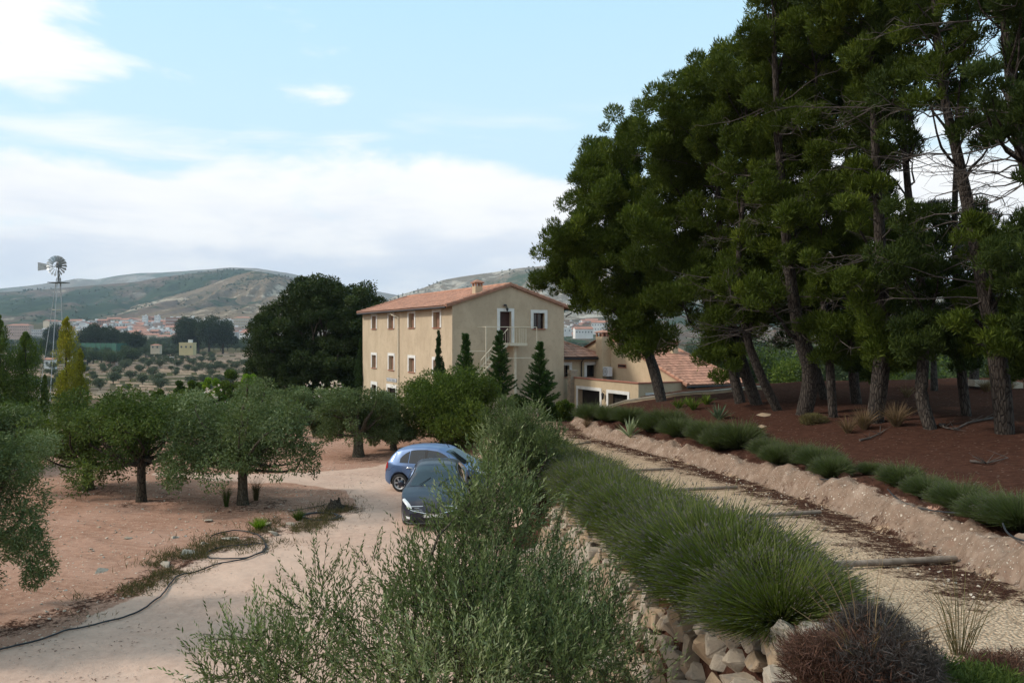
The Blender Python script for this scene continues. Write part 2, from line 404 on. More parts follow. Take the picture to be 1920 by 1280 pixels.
# valley
vx = g.n('ShaderNodeSeparateXYZ', {0: pos})
fld = g.noise(g.scale(pos, (.35, 1.0, 1)), .030, 4, .5)
val = g.mix(g.ss(fld, .42, .56), (.120, .082, .054), (.070, .068, .034))
val = g.mix(g.ss(g.noise(pos, .11, 5, .7), .44, .60, 0, .85), val, (.060, .068, .034))
val = g.mix(g.ss(g.noise(g.scale(pos, (.4, 1, 1)), .008, 3, .5), .52, .62, 0, .7), val, (.13, .10, .085))
# assemble
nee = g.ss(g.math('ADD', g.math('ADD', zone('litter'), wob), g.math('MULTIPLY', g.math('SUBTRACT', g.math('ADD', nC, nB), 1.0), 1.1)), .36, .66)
col = soil
col = g.mix(zm('road', .55), col, road)
col = g.mix(zm('gravel', .35), col, gravel)
col = g.mix(zm('bank', .5), col, bank)
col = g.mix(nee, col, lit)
col = g.mix(zone('valley'), col, val)
hgt = g.math('ADD', g.math('MULTIPLY', nB, .5), g.math('MULTIPLY', nC, .25))
hgt = g.math('ADD', hgt, g.math('MULTIPLY', chips, .35))
hgt = g.math('ADD', hgt, g.math('MULTIPLY', g.math('SUBTRACT', .5, gr.outputs['Distance']), g.math('MULTIPLY', zm('gravel', .35), .8)))
finish(g, col, 1.0, hgt, .8, .045, .0)
M['ground'] = m

# ------------------------------------------------------------------ ground sheet
ang = np.concatenate([np.linspace(-46, 46, 600), np.linspace(48, 312, 67)])
ang = np.radians(ang)
rad = np.concatenate([np.arange(2.5, 60, .135), np.geomspace(60, 13000, 150)])
A_, Rr = np.meshgrid(ang, rad)
GX = np.sin(A_) * Rr; GY = np.cos(A_) * Rr
GZ = terrain(GX, GY)
na, nr = len(ang), len(rad)
idx = np.arange(na * nr).reshape(nr, na)
i0 = idx[:-1, :]; i1 = idx[1:, :]
nxt = np.roll(idx, -1, axis=1)
FQ = np.stack([idx[:-1], nxt[:-1], nxt[1:], idx[1:]], -1).reshape(-1, 4)[:, ::-1]
# inner disc: collapse to quads with a centre ring of tiny radius
cr = np.stack([np.sin(ang) * .02, np.cos(ang) * .02, np.full(na, tz(0, 2.5))], -1)
VV = np.concatenate([np.stack([GX, GY, GZ], -1).reshape(-1, 3), cr])
ci = np.arange(na) + na * nr
FQ = np.concatenate([FQ, np.stack([ci, np.roll(ci, -1), np.roll(idx[0], -1), idx[0]], -1)[:, ::-1]])
gx, gy = VV[:, 0], VV[:, 1]
def inpoly(x, y, poly):
    r = np.zeros(len(x), bool); n = len(poly)
    for i in range(n):
        x1, y1 = poly[i]; x2, y2 = poly[(i + 1) % n]
        c = ((y1 > y) != (y2 > y)) & (x < (x2 - x1) * (y - y1) / (y2 - y1 + 1e-12) + x1)
        r ^= c
    return r
def gp(px, py):
    Y = CZ * F / (py - HY); return ((px - CX) / F * Y, Y)
ROAD = [(-14, 3), gp(-900, 1500), gp(-60, 1238), gp(120, 1180), gp(250, 1120), gp(330, 1068), gp(450, 1010), gp(560, 975), gp(640, 965),
        gp(668, 945), gp(650, 925), gp(600, 912), gp(540, 906), gp(470, 905), gp(360, 897), gp(280, 889),
        gp(300, 884), gp(520, 889), gp(590, 884), gp(700, 874), gp(800, 850), (1.0, 34), (1.2, 24), (1.2, 12), (1.5, 3)]
mroad = np.zeros(len(gx)); near = (np.hypot(gx, gy) < 70) & (gy > 0)
for q in range(8):
    jx = gx[near] + .5 * fbm(gx[near] * .7, gy[near] * .7, 3, 70 + q) + .16 * math.cos(q * .79)
    jy = gy[near] + .5 * fbm(gx[near] * .7, gy[near] * .7, 3, 90 + q) + .16 * math.sin(q * .79)
    mroad[near] += inpoly(jx, jy, ROAD) / 8
fx = FXc(gy); tx = TXc(gy)
mgrav = S((gx - tx + .3) / .3) * S((fx + .25 - gx) / .5) * (gy < 44)
mbank = np.maximum(S((gx - fx + .28) / .5) * S((fx + 1.0 - gx) / .6) * (gy < 40), S((gx - tx + 2.6) / .5) * S((tx - .9 - gx) / .4) * (gy < 30) * .75)
mlit_shade = np.maximum(S((gx - fx - .35) / .6), .70 * S((gx - fx + 2.3) / 2.1) * S((fx + .3 - gx) / .5) * S((gy - 6) / 3)) * (gy < 70) * (gx > 0)
mlit_shade = np.maximum(mlit_shade, .95 * S((gx - tx + 1.6) / .4) * S((tx + .1 - gx) / .2) * (gy < 22) * (gy > 0))  # shaded crevices between the wall stones painted as dark ground
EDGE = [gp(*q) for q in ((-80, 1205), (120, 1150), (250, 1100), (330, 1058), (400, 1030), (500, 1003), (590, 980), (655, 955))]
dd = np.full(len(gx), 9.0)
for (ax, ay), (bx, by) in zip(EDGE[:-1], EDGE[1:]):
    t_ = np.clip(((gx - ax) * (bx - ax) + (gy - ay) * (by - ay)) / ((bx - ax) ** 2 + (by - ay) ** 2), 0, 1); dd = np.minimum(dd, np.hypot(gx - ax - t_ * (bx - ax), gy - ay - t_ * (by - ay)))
mlit_shade = np.maximum(mlit_shade, .52 * S(1.25 - dd / .75))
for (cx_, cy_) in [hit(455, 946)[:2], hit(265, 940)[:2], hit(165, 918)[:2], hit(672, 856)[:2]]: mlit_shade = np.maximum(mlit_shade, .44 * S(1.3 - np.hypot(gx - cx_ - .3, gy - cy_) / 1.9))  # shade under the orchard trees painted on the ground, shifted away from sun
mval = S((gy - 46) / 20) * (gx < 0) + (gx >= 0) * S((gy - 48) / 25)
mval = np.maximum(mval, S((np.hypot(gx, gy) - 70) / 30))
ground = npmesh('ground', VV, FQ, M['ground'], smooth=True, attrs=dict(road=mroad, gravel=mgrav, bank=mbank, litter=mlit_shade, valley=mval))
tag(ground, kind='structure')

# ------------------------------------------------------------------ hills
def hillmat(name, green, tan, pale, gs, ts, pt=.60):
    m, g = mat(name); p = g.n('ShaderNodeNewGeometry').outputs['Position']
    sp = g.scale(p, (1, .55, 1.6))
    a = g.noise(sp, .0022 * gs, 7, .62, .3); b = g.noise(p, .02 * gs, 6, .75); c = g.noise(sp, .006 * gs, 8, .68, .5)
    col = g.mix(g.ss(c, .38, .62), tan, tuple(x * .72 for x in tan))
    col = g.mix(g.math('MULTIPLY', g.ss(g.math('ADD', c, g.math('MULTIPLY', b, .5)), pt + .18, pt + .28), .9), col, pale)
    gm = g.math('ADD', g.math('MULTIPLY', a, 1.0), g.math('MULTIPLY', b, .45))
    col = g.mix(g.ss(gm, ts, ts + .10), col, green)
    spk = g.n('ShaderNodeTexVoronoi', {'Vector': p, 'Scale': .11 * gs, 'Randomness': 1.0})
    sm_ = g.math('MULTIPLY', g.ss(spk.outputs['Distance'], .42, .25), g.ss(g.n('ShaderNodeSeparateColor', {0: spk.outputs['Color']}).outputs[0], .52, .60))
    col = g.mix(g.math('MULTIPLY', sm_, .75), col, tuple(x * .8 for x in green))
    finish(g, col, 1.0, b, .6, 8.0, .0)
    return m
M['hill_far'] = hillmat('far_hill', (.075, .10, .065), (.20, .165, .125), (.34, .30, .25), .6, .69)
M['hill_mid'] = hillmat('mid_hill', (.036, .056, .030), (.15, .11, .083), (.33, .27, .20), 1.0, .66, .64)
M['hill_spur'] = hillmat('spur_hill', (.050, .066, .038), (.185, .138, .092), (.40, .33, .245), 1.2, .80, .60)  # sunlit look of the spur put into its paler colours
M['hill_right'] = hillmat('right_hill', (.058, .078, .046), (.20, .165, .125), (.40, .36, .30), 1.3, .74, .57)
def hill(name, prof, Dr, Db, mt, nx=260, ny=110, seed=1, zb=20, rough=.06, pw=1.0, yb=None):
    px = np.array([p[0] for p in prof], float); py = np.array([p[1] for p in prof], float)
    xs = np.linspace(px[0], px[-1], nx); ys = np.interp(xs, px, py)
    t = np.concatenate([np.linspace(0, 1, ny), np.linspace(1.03, 1.6, 14)])
    Xp, T = np.meshgrid(xs, t); ZR = CZ + (HY - np.broadcast_to(ys, Xp.shape)) * Dr / F
    D = Db + (Dr - Db) * T
    X = (Xp - CX) / F * D
    sh = np.where(T <= 1, np.power(np.clip(T, 0, 1), pw), 1 - ((T - 1) / .6) ** 1.5)
    amp = (ZR - zb)
    gul = np.abs(fbm(X / (Dr * .055), D / (Dr * .16), 5, seed)) * 1.6
    bump = fbm(X / (Dr * .02), D / (Dr * .03), 5, seed + 50)
    edge = np.clip(np.sin(np.clip(T, 0, 1) * math.pi), 0, 1) ** .7
    Z = zb + amp * sh - amp * edge * gul * .45 * (sh ** .5) + amp * rough * bump * (edge * .9 + .12)
    Z = np.where(T > 1.0, zb - 30 + (amp + 30) * sh, Z)
    V = np.stack([X, D, Z], -1).reshape(-1, 3)
    I = np.arange(V.shape[0]).reshape(Xp.shape)
    FQ = np.stack([I[:-1, :-1], I[:-1, 1:], I[1:, 1:], I[1:, :-1]], -1).reshape(-1, 4)
    o = npmesh(name, V, FQ, mt, smooth=True); tag(o, kind='structure')
    return X, D, Z
hill('mountain', [(-700, 560), (-300, 548), (0, 541), (60, 535), (110, 528), (145, 522), (180, 524), (220, 517), (260, 512), (300, 511), (350, 508), (400, 504),
     (440, 501), (480, 503), (540, 512), (620, 530), (760, 556), (900, 575)], 7200, 4300, M['hill_far'], seed=3, zb=90)
hx1 = hill('hills', [(-700, 560), (-200, 552), (0, 548), (100, 541), (200, 533), (260, 528), (300, 520), (350, 514), (400, 508), (430, 505.5), (470, 507),
     (510, 513), (550, 522), (600, 540), (660, 556), (740, 574), (860, 600)], 3900, 2150, M['hill_mid'], seed=11, zb=34, pw=.95)
hx2 = hill('hills', [(150, 606), (190, 583), (230, 571), (300, 558), (360, 545), (400, 532), (440, 517), (475, 508.5), (510, 515), (560, 531), (620, 556), (700, 590), (760, 610)],
     3300, 2050, M['hill_spur'], seed=23, zb=34, pw=.9)
hx3 = hill('hills', [(640, 596), (700, 573), (745, 554), (790, 541), (830, 525), (870, 518), (920, 511), (980, 502), (1030, 498), (1100, 491), (1200, 484), (1320, 480),
     (1450, 492), (1560, 512), (1700, 535), (1900, 556), (2100, 570), (2500, 590)], 3200, 2000, M['hill_right'], seed=37, zb=34, pw=.85)
hill('hills', [(1000, 604), (1100, 596), (1240, 586), (1350, 600), (1500, 592), (1650, 602), (1800, 590), (2000, 600), (2400, 610)], 1900, 1300, M['hill_mid'], seed=41, zb=-9, nx=160, ny=50)
# ------------------------------------------------------------------ foliage generators
def unit(v): return v / np.maximum(np.linalg.norm(v, axis=-1, keepdims=True), 1e-9)
def rdir(rng, n): return unit(rng.normal(size=(n, 3)))
class Leaves:
    def __init__(s): s.P = []; s.T = []
    def add(s, P, D, L, Wd, T, rng, up=None):
        n = len(P); L = np.broadcast_to(np.asarray(L, float).reshape(-1, 1) if np.ndim(L) else L, (n, 1)); Wd = np.broadcast_to(np.asarray(Wd, float).reshape(-1, 1) if np.ndim(Wd) else Wd, (n, 1))
        side = unit(np.cross(D, rdir(rng, n) if up is None else up))
        s.P.append(np.stack([P, P + D * L * .45 + side * Wd / 2, P + D * L, P + D * L * .45 - side * Wd / 2], 1).reshape(-1, 3))
        s.T.append(np.repeat(np.clip(T, 0, 1), 4))
    def build(s, name, mt, parent=None):
        V = np.concatenate(s.P); n = len(V) // 4
        return npmesh(name, V, np.arange(n * 4).reshape(n, 4), mt, parent, tint=np.concatenate(s.T))
def blob(lv, rng, c, r, n, L, Wd, up=.25, out=.8, rnd=.8, shell=.35, tint=.5, tv=.18, hang=0.0):
    """an ellipsoid of small leaves, thicker towards its surface"""
    r = np.asarray(r, float) * np.ones(3)
    u = rdir(rng, n); rr = rng.uniform(shell, 1.0, n) ** .6
    rr = rr * (1 + .22 * rng.normal(size=n) * (rng.random(n) < .25))
    P = np.asarray(c) + u * r * rr[:, None]
    D = unit(u * out + rng.normal(size=(n, 3)) * rnd + np.array([0, 0, up - hang]))
    lv.add(P - D * L * .3, D, L * rng.uniform(.7, 1.25, n), Wd * rng.uniform(.7, 1.2, n), tint + tv * rng.normal(size=n), rng)
def shoots(lv, rng, c, r, n, nl, sl, L, Wd, up=.8, out=.7, rnd=.35, tint=.5):
    """leafy twigs that leave the surface of an ellipsoid"""
    r = np.asarray(r, float) * np.ones(3)
    u = rdir(rng, n); P0 = np.asarray(c) + u * r * rng.uniform(.45, .95, n)[:, None]
    D = unit(u * out + rng.normal(size=(n, 3)) * rnd + np.array([0, 0, up])); ln = sl * rng.uniform(.6, 1.3, n)
    k = np.tile(np.linspace(.08, 1, nl), n); ii = np.repeat(np.arange(n), nl)
    P = P0[ii] + D[ii] * (k * ln[ii])[:, None]
    rv = rdir(rng, n * nl); rv = unit(rv - D[ii] * np.sum(rv * D[ii], 1, keepdims=True))
    LD = unit(D[ii] * 1.0 + rv * (.85 - .40 * k)[:, None])
    lv.add(P, LD, L * rng.uniform(.7, 1.2, n * nl) * (1 - .35 * k), Wd, np.repeat(tint + .15 * rng.normal(size=n), nl) + .10 * rng.normal(size=n * nl) + .12 * (k - .5), rng)
    return P0, P0 + D * ln[:, None]
def limb(mb, p0, p1, r0, r1, rng, sag=.12, n=6, seg=5):
    p0, p1 = Vector(p0), Vector(p1); L = (p1 - p0).length; pts = []
    off = Vector(rng.normal(size=3)) * L * sag
    for i in range(seg + 1):
        t = i / seg; pts.append(p0.lerp(p1, t) + off * math.sin(t * math.pi) + Vector(rng.normal(size=3)) * L * .018 * (0 < i < seg))
    mb.tube(pts, [r0 + (r1 - r0) * i / seg for i in range(seg + 1)], n)
    return pts

def broad_tree(name, label, cat, group, loc, rx, zc, rz, nb, nleaf, L, Wd, lmat, bmat, tr, seed, fork=1.0, br=.32, mode='blob', hang=0.0, tint=.5, ry=None, extra=None, lean=(0, 0), up=.25, trunkbase=1.5, flat=.15):
    """trunk with limbs and a crown of leafy clumps around the crown centre (local coordinates)"""
    rng = np.random.default_rng(seed); ry = ry or rx
    root = empty(name, loc, label, cat, group)
    tb = MB(); fk = Vector((lean[0], lean[1], fork)); 
    tb.tube([(0, 0, -.25), (0, 0, .05), (lean[0] * .25, lean[1] * .25, fork * .3), (lean[0] * .7, lean[1] * .7, fork * .75), fk], [tr * trunkbase, tr * 1.25, tr, tr * .9, tr * .8], 10)
    lv = Leaves(); cen = Vector((lean[0] * 1.2, lean[1] * 1.2, zc))
    for i in range(nb):
        u = rdir(rng, 1)[0]
        if i % 5 == 0: k = rng.uniform(.1, .5)
        else: k = rng.uniform(.55, .97)
        u[2] = u[2] if u[2] > -.75 else u[2] * .8
        c = np.array(cen) + u * np.array([rx, ry, rz]) * k
        drp = i % 4 == 1 and hang > 0
        if drp: a_ = rng.uniform(0, 6.28); c = np.array(cen) + np.array([math.cos(a_) * rx * .80, math.sin(a_) * ry * .80, -rz * rng.uniform(.55, .95)])
        b = br * rng.uniform(.7, 1.3) * min(rx, rz * 1.3) * (1.25 - .55 * max(0, k - .45) / .5) * (.55 if drp else 1)
        bz = b * (rng.uniform(1.0, 1.5) if drp else rng.uniform(.7, 1.0))
        tt = tint + rng.normal() * .17
        n = int(nleaf / nb * (b / (br * min(rx, rz * 1.3))) ** 2)
        if mode == 'shoot': shoots(lv, rng, c, (b, b, bz), n // 14, 14, b * .75, L, Wd, tint=tt, up=up)
        else: blob(lv, rng, c, (b, b, bz), n, L, Wd, tint=tt, hang=hang, up=up)
        if i % 2 == 0: limb(tb, fk * rng.uniform(.75, 1.0), c, tr * rng.uniform(.35, .55), tr * .08, rng, n=5)
    for e in (extra or []): blob(lv, rng, e[:3], e[3], int(e[4]), L, Wd, tint=tint, hang=hang, up=up)
    tb.build('trunk', bmat, root)
    lv.build('crown', lmat, root)
    return root

# ------------------------------------------------------------------ orchard
OL = 'olive trees of the orchard'
def px_tree(px, py, top, half, **k):
    """position from the pixel of the trunk foot, crown height and half width from pixels at that depth"""
    p = hit(px, py); s = p.y / F
    return p, CZ + (HY - top) * s - p.z, half * s
def orchard(name, label, px, py, top, bottom, half, seed, mt, tr=.17, nleaf=42000, L=.115, Wd=.040, nb=46, group=OL, cat='olive tree', hang=.35, tint=.45, lean=(0, 0), fork=None, off=0.0, bk='bark_olive'):
    p, ht, hw = px_tree(px, py, top, half); bo = CZ + (HY - bottom) * p.y / F - p.z
    zc = (ht + bo) / 2; rz = (ht - bo) / 2
    return broad_tree(name, label, cat, group, p, hw, zc, rz, nb, int(nleaf * .62), L, Wd, mt, M[bk], tr, seed, fork=fork or bo + rz * .45, hang=hang, tint=tint, lean=(off, 0), br=.30)
orchard('olive_tree', 'grey-green olive tree with a forked trunk, nearest the hose coils', 455, 946, 712, 900, 166, 1, M['olive'], tr=.15, nleaf=60000, nb=60)
orchard('green_leaf_tree', 'dark green round tree with a straight bare trunk, left of the forked olive', 265, 940, 722, 892, 132, 2, M['olive_green'], tr=.14, nleaf=42000, cat='tree', bk='bark_dark', group='orchard trees')
orchard('green_leaf_tree', 'dark green tree with a short trunk behind the drooping olive branch at left', 165, 918, 728, 898, 122, 3, M['olive_green'], tr=.17, nleaf=42000, cat='tree', bk='bark_dark', group='orchard trees')
orchard('olive_tree', 'round olive tree behind the sandy turning place, just left of the blue car', 672, 856, 716, 832, 84, 4, M['olive'], tr=.22, nleaf=42000, tint=.32)
# the big olive at the left edge reaches into the picture with a hanging branch
p = Vector((-10.3, 14.2, 0))
broad_tree('olive_tree', 'large near olive tree cut by the left picture edge, with a drooping branch', 'olive tree', OL, p, 1.85, 2.75, 1.75, 80, 115000, .080, .021, M['olive'], M['bark_olive'], .22, 5,
           fork=1.2, hang=.3, br=.26, tint=.5, extra=[(2.0, -.5, 1.65, .36, 1300), (2.25, -.6, 1.35, .28, 900), (2.1, -.6, 1.15, .2, 500), (1.75, -.4, 2.0, .45, 1800)])
# second row behind
for i, (px, Y, top, half, mt, tn, lab) in enumerate([
        (-20, 31, 742, 95, 'olive', .4, 'olive tree filling the left picture edge above the near one'),
        (45, 36, 748, 80, 'olive_green', .5, 'mid green tree in front of the two tall poplars'),
        (330, 37, 730, 85, 'olive', .55, 'pale olive tree seen over the gap between the green trees and the forked olive'),
        (220, 40, 742, 90, 'olive', .6, 'greyish olive tree below the small brick hut'),
        (560, 43, 722, 72, 'olive', .6, 'silvery olive tree below the left end of the dark holm oak'),
        (470, 47, 722, 70, 'olive', .6, 'silvery olive tree behind the forked olive'),
        (640, 45, 728, 60, 'olive', .55, 'small olive tree below the cypress at the farmhouse corner'),
        (715, 42, 738, 50, 'olive', .55, 'small olive tree below the tile sign of the farmhouse'),
        (738, 36.5, 748, 48, 'olive', .35, 'dark small olive tree directly behind the blue car')]):
    X = (px - CX) / F * Y; z = tz(X, Y); s = Y / F
    ht = CZ + (HY - top) * s - z; hw = half * s
    broad_tree('olive_tree' if mt == 'olive' else 'green_leaf_tree', lab, 'olive tree' if mt == 'olive' else 'tree', OL if mt == 'olive' else 'orchard trees',
               (X, Y, z), hw, ht * .56, ht * .44, 34, 19000, .14, .048, M[mt], M['bark_olive'], .14, 20 + i, fork=ht * .35, hang=.25, tint=tn)

# almond-like green tree in front of the gable, with its neighbours
p = Vector(((852 - CX) / F * 37.5, 37.5, .1))
broad_tree('green_leaf_tree', 'broad leafy green tree in front of the farmhouse gable, behind the blue car', 'tree', 'orchard trees', p, 3.1, 1.65, 1.95, 70, 62000, .13, .045, M['shrub'], M['bark_dark'], .12, 40, fork=.6, up=.4, tint=.46,
           extra=[(-1.5, -.2, 2.7, .45, 1200), (.5, 0, 3.0, .5, 1200), (-.5, 0, 2.9, .5, 1200), (1.4, -.2, 2.5, .6, 1600)])
# olive behind the near lavender, right of the cars
p = hit(985, 965); p = Vector(((985 - CX) / F * 21.0, 21.0, 0.15))
broad_tree('olive_tree', 'upright young olive tree beside the two cars, left of the gravel path', 'olive tree', OL, p, 1.45, 1.95, 1.5, 66, 72000, .075, .019, M['olive_near'], M['bark_olive'], .09, 41, fork=.7, up=.7, tint=.42, br=.24, mode='shoot',
           extra=None)

# the near olive: leafy shoots on real twigs
def near_olive():
    rng = np.random.default_rng(77)
    root = empty('olive_tree', (-.75, 8.0, tz(-.75, 8.0)), 'foreground olive tree whose loose leafy shoots fill the bottom centre', 'olive tree', OL)
    z0 = root.location.z; lv = Leaves(); tb = MB()
    tb.tube([(0, 0, -.3), (0, 0, .1), (.05, 0, .6), (.0, .05, 1.0)], [.17, .13, .11, .09], 10)
    # clump centres given as photo pixels with their own distance
    cl = [(860, 1130, 8.0, .62), (760, 1180, 7.7, .60), (960, 1150, 8.1, .62), (1050, 1120, 8.3, .50), (900, 1020, 8.4, .46), (820, 1030, 8.1, .40), (990, 1030, 8.5, .42),
          (940, 930, 8.5, .32), (1090, 1200, 7.8, .46), (620, 1080, 7.6, .22), (600, 1150, 7.5, .30), (520, 1200, 7.3, .32), (460, 1215, 7.2, .27), (560, 1265, 7.1, .42),
          (730, 1270, 7.0, .42), (860, 1260, 7.0, .60), (1000, 1260, 7.1, .55), (1110, 1270, 7.2, .36), (1205, 1235, 7.5, .22), (1130, 1100, 8.3, .26), (430, 1262, 7.0, .26), (765, 1060, 8.1, .24),
          (1040, 1050, 8.5, .26), (900, 1090, 7.6, .5), (1010, 1200, 7.5, .5), (900, 960, 8.3, .20), (850, 985, 8.3, .20), (980, 940, 8.6, .22), (1075, 1160, 8.0, .4), (885, 880, 8.3, .20), (935, 860, 8.4, .20), (900, 920, 8.2, .24), (960, 900, 8.5, .22), (870, 925, 8.3, .18)]
    tips = []
    for (px, py, Y, r) in cl:
        c = at(px, py + (58 if py < 1160 else 34), Y) - root.location
        n = int(195 * (r / .5) ** 2)
        P0, P1 = shoots(lv, rng, c, (r, r, r * .85), n, 16, .50, .080, .0150, up=.9, out=.6, rnd=.38, tint=.52 + rng.normal() * .14)
        limb(tb, Vector((0, 0, rng.uniform(.5, 1.0))), c, .035, .008, rng, n=5)
        for i in range(0, n, 5):
            tb.tube([c * .35 + Vector(P0[i]) * .65, P0[i], P1[i]], [.006, .004, .0015], 3, cap=False)
    # long single shoots that stick out
    for (px, py, qx, qy, Y) in [(900, 960, 872, 842, 8.2), (905, 950, 905, 868, 8.3), (960, 930, 965, 880, 8.5), (600, 1090, 590, 985, 7.6), (610, 1100, 640, 1020, 7.6), (560, 1140, 500, 1095, 7.4),
                                (480, 1200, 362, 1180, 7.1), (450, 1230, 385, 1200, 7.1), (450, 1262, 372, 1262, 7.0), (690, 1060, 660, 1000, 7.9), (700, 1050, 720, 985, 8.0), (1190, 1240, 1180, 1150, 7.5), (1215, 1240, 1222, 1170, 7.5),
                                (1035, 1030, 1062, 930, 8.6), (1050, 1040, 1045, 955, 8.6), (1130, 1100, 1150, 1050, 8.3), (860, 1000, 845, 905, 8.2), (940, 950, 930, 870, 8.5), (1000, 960, 1005, 900, 8.6), (760, 1040, 775, 975, 8.1),
                                (820, 1000, 800, 930, 8.1), (1010, 980, 1030, 915, 8.6), (880, 960, 838, 892, 8.2)]:
        for q in range(3):
            a = at(px + rng.uniform(-9, 9), py, Y) - root.location; b = at(qx + rng.uniform(-14, 14), qy + rng.uniform(0, 26), Y + rng.uniform(-.2, .2)) - root.location
            d = np.array(b - a); ln = np.linalg.norm(d); nl = int(ln / .018); k = np.linspace(.05, 1, nl)
            P = np.array(a) + d * k[:, None]; D = unit(np.broadcast_to(d / ln, (nl, 3)) + .75 * rdir(rng, nl))
            lv.add(P, D, .064 * rng.uniform(.7, 1.2, nl) * (1 - .3 * k), .0135, .55 + .15 * rng.normal(size=nl), rng)
            tb.tube([a, (a + b) / 2 + Vector(rng.normal(size=3)) * .01, b], [.005, .003, .001], 3, cap=False)
    tb.build('trunk', M['bark_olive'], root); lv.build('crown', M['olive_near'], root)
near_olive()

# ------------------------------------------------------------------ pine wood on the right
OUT = [(1022, 545), (1026, 520), (1050, 450), (1075, 380), (1090, 315), (1112, 270), (1145, 248), (1180, 240), (1214, 255), (1228, 200), (1292, 146), (1340, 108), (1392, 88), (1428, 66), (1432, -70),
       (2300, -70), (2300, 640), (1930, 700), (1860, 680), (1800, 665), (1760, 650), (1700, 670), (1640, 695), (1590, 700), (1560, 640), (1500, 600), (1450, 600), (1395, 590), (1375, 690), (1345, 690), (1335, 600), (1290, 575), (1240, 560), (1222, 640), (1180, 670), (1165, 640), (1160, 560), (1080, 555), (1035, 560)]
GAPS = [(1755, 290, 62, 62), (1705, 215, 18, 70), (1695, 335, 38, 48), (1838, 300, 26, 50), (1890, 385, 30, 30), (1880, 110, 26, 60), (1905, 300, 30, 40), (1770, 360, 60, 28), (1580, 300, 12, 20), (1500, 335, 12, 14),
        (1770, 60, 18, 22), (1830, 60, 14, 20)]
PINES = [  # trunk polyline in photo pixels from the foot up, radius at foot (m), crown tint, leaf kind, which clumps it takes, label
    ([(1240, 752), (1228, 700), (1213, 650), (1195, 560), (1175, 450), (1165, 330), (1160, 265)], .30, .55, 'pine', 'leftmost pine, leaning over the annexe roof'),
    ([(1388, 755), (1372, 690), (1345, 600), (1305, 480), (1280, 330), (1262, 240)], .26, .42, 'pine', 'pine with a slim trunk leaning left, right of the tiled annexe roof'),
    ([(1418, 757), (1395, 690), (1375, 620), (1355, 500), (1345, 350), (1335, 170)], .27, .50, 'pine', 'dark pine leaning left, second of the three slanting trunks'),
    ([(1458, 770), (1425, 700), (1398, 620), (1385, 500), (1395, 350), (1400, 180)], .20, .50, 'pine', 'pine with the most slanting trunk, beside the flat pale stone'),
    ([(1508, 776), (1520, 700), (1498, 620), (1480, 500), (1462, 300), (1450, 60)], .34, .48, 'pine', 'stout curved pine left of the thin straight one'),
    ([(1562, 782), (1556, 690), (1548, 600), (1535, 450), (1530, 250), (1530, 120)], .17, .45, 'pine', 'thin straight grey pine beside the dry bush'),
    ([(1546, 748), (1530, 690), (1515, 640), (1500, 560), (1490, 420)], .20, .40, 'pine_blue', 'far pine with a trunk leaning behind the thin straight one'),
    ([(1606, 756), (1600, 700), (1596, 600), (1590, 400), (1585, 200)], .22, .40, 'pine_blue', 'short dark pine trunk between the thin grey pine and the thick one'),
    ([(1640, 793), (1652, 690), (1655, 600), (1650, 450), (1640, 250), (1630, 20)], .30, .55, 'pine', 'thick straight pine with dry grass around its foot'),
    ([(1744, 804), (1728, 740), (1732, 650), (1725, 520), (1702, 350), (1690, 150), (1680, -60)], .21, .40, 'pine_blue', 'pine whose foot kinks to the right, left of the small dark trunk'),
    ([(1812, 779), (1803, 700), (1797, 600), (1790, 400), (1800, 200), (1815, 20)], .17, .40, 'pine_blue', 'slim dark pine behind the gap between the two near pines'),
    ([(1884, 813), (1874, 700), (1850, 560), (1822, 420), (1795, 290), (1765, 150), (1748, -60)], .27, .45, 'pine', 'nearest pine with a pale scaly trunk leaning left'),
    ([(1994, 835), (1975, 640), (1945, 400), (1908, 250), (1885, 60), (1875, -60)], .24, .35, 'pine_blue', 'pine cut by the right picture edge with a forked top'),
    ([(1752, 733), (1750, 640), (1750, 480)], .17, .38, 'pine_blue', 'far slim pine standing at the edge of the slope'),
    ([(1826, 727), (1828, 640), (1830, 480)], .24, .38, 'pine_blue', 'far stout pine beside the pale slab at the edge of the slope'),
]
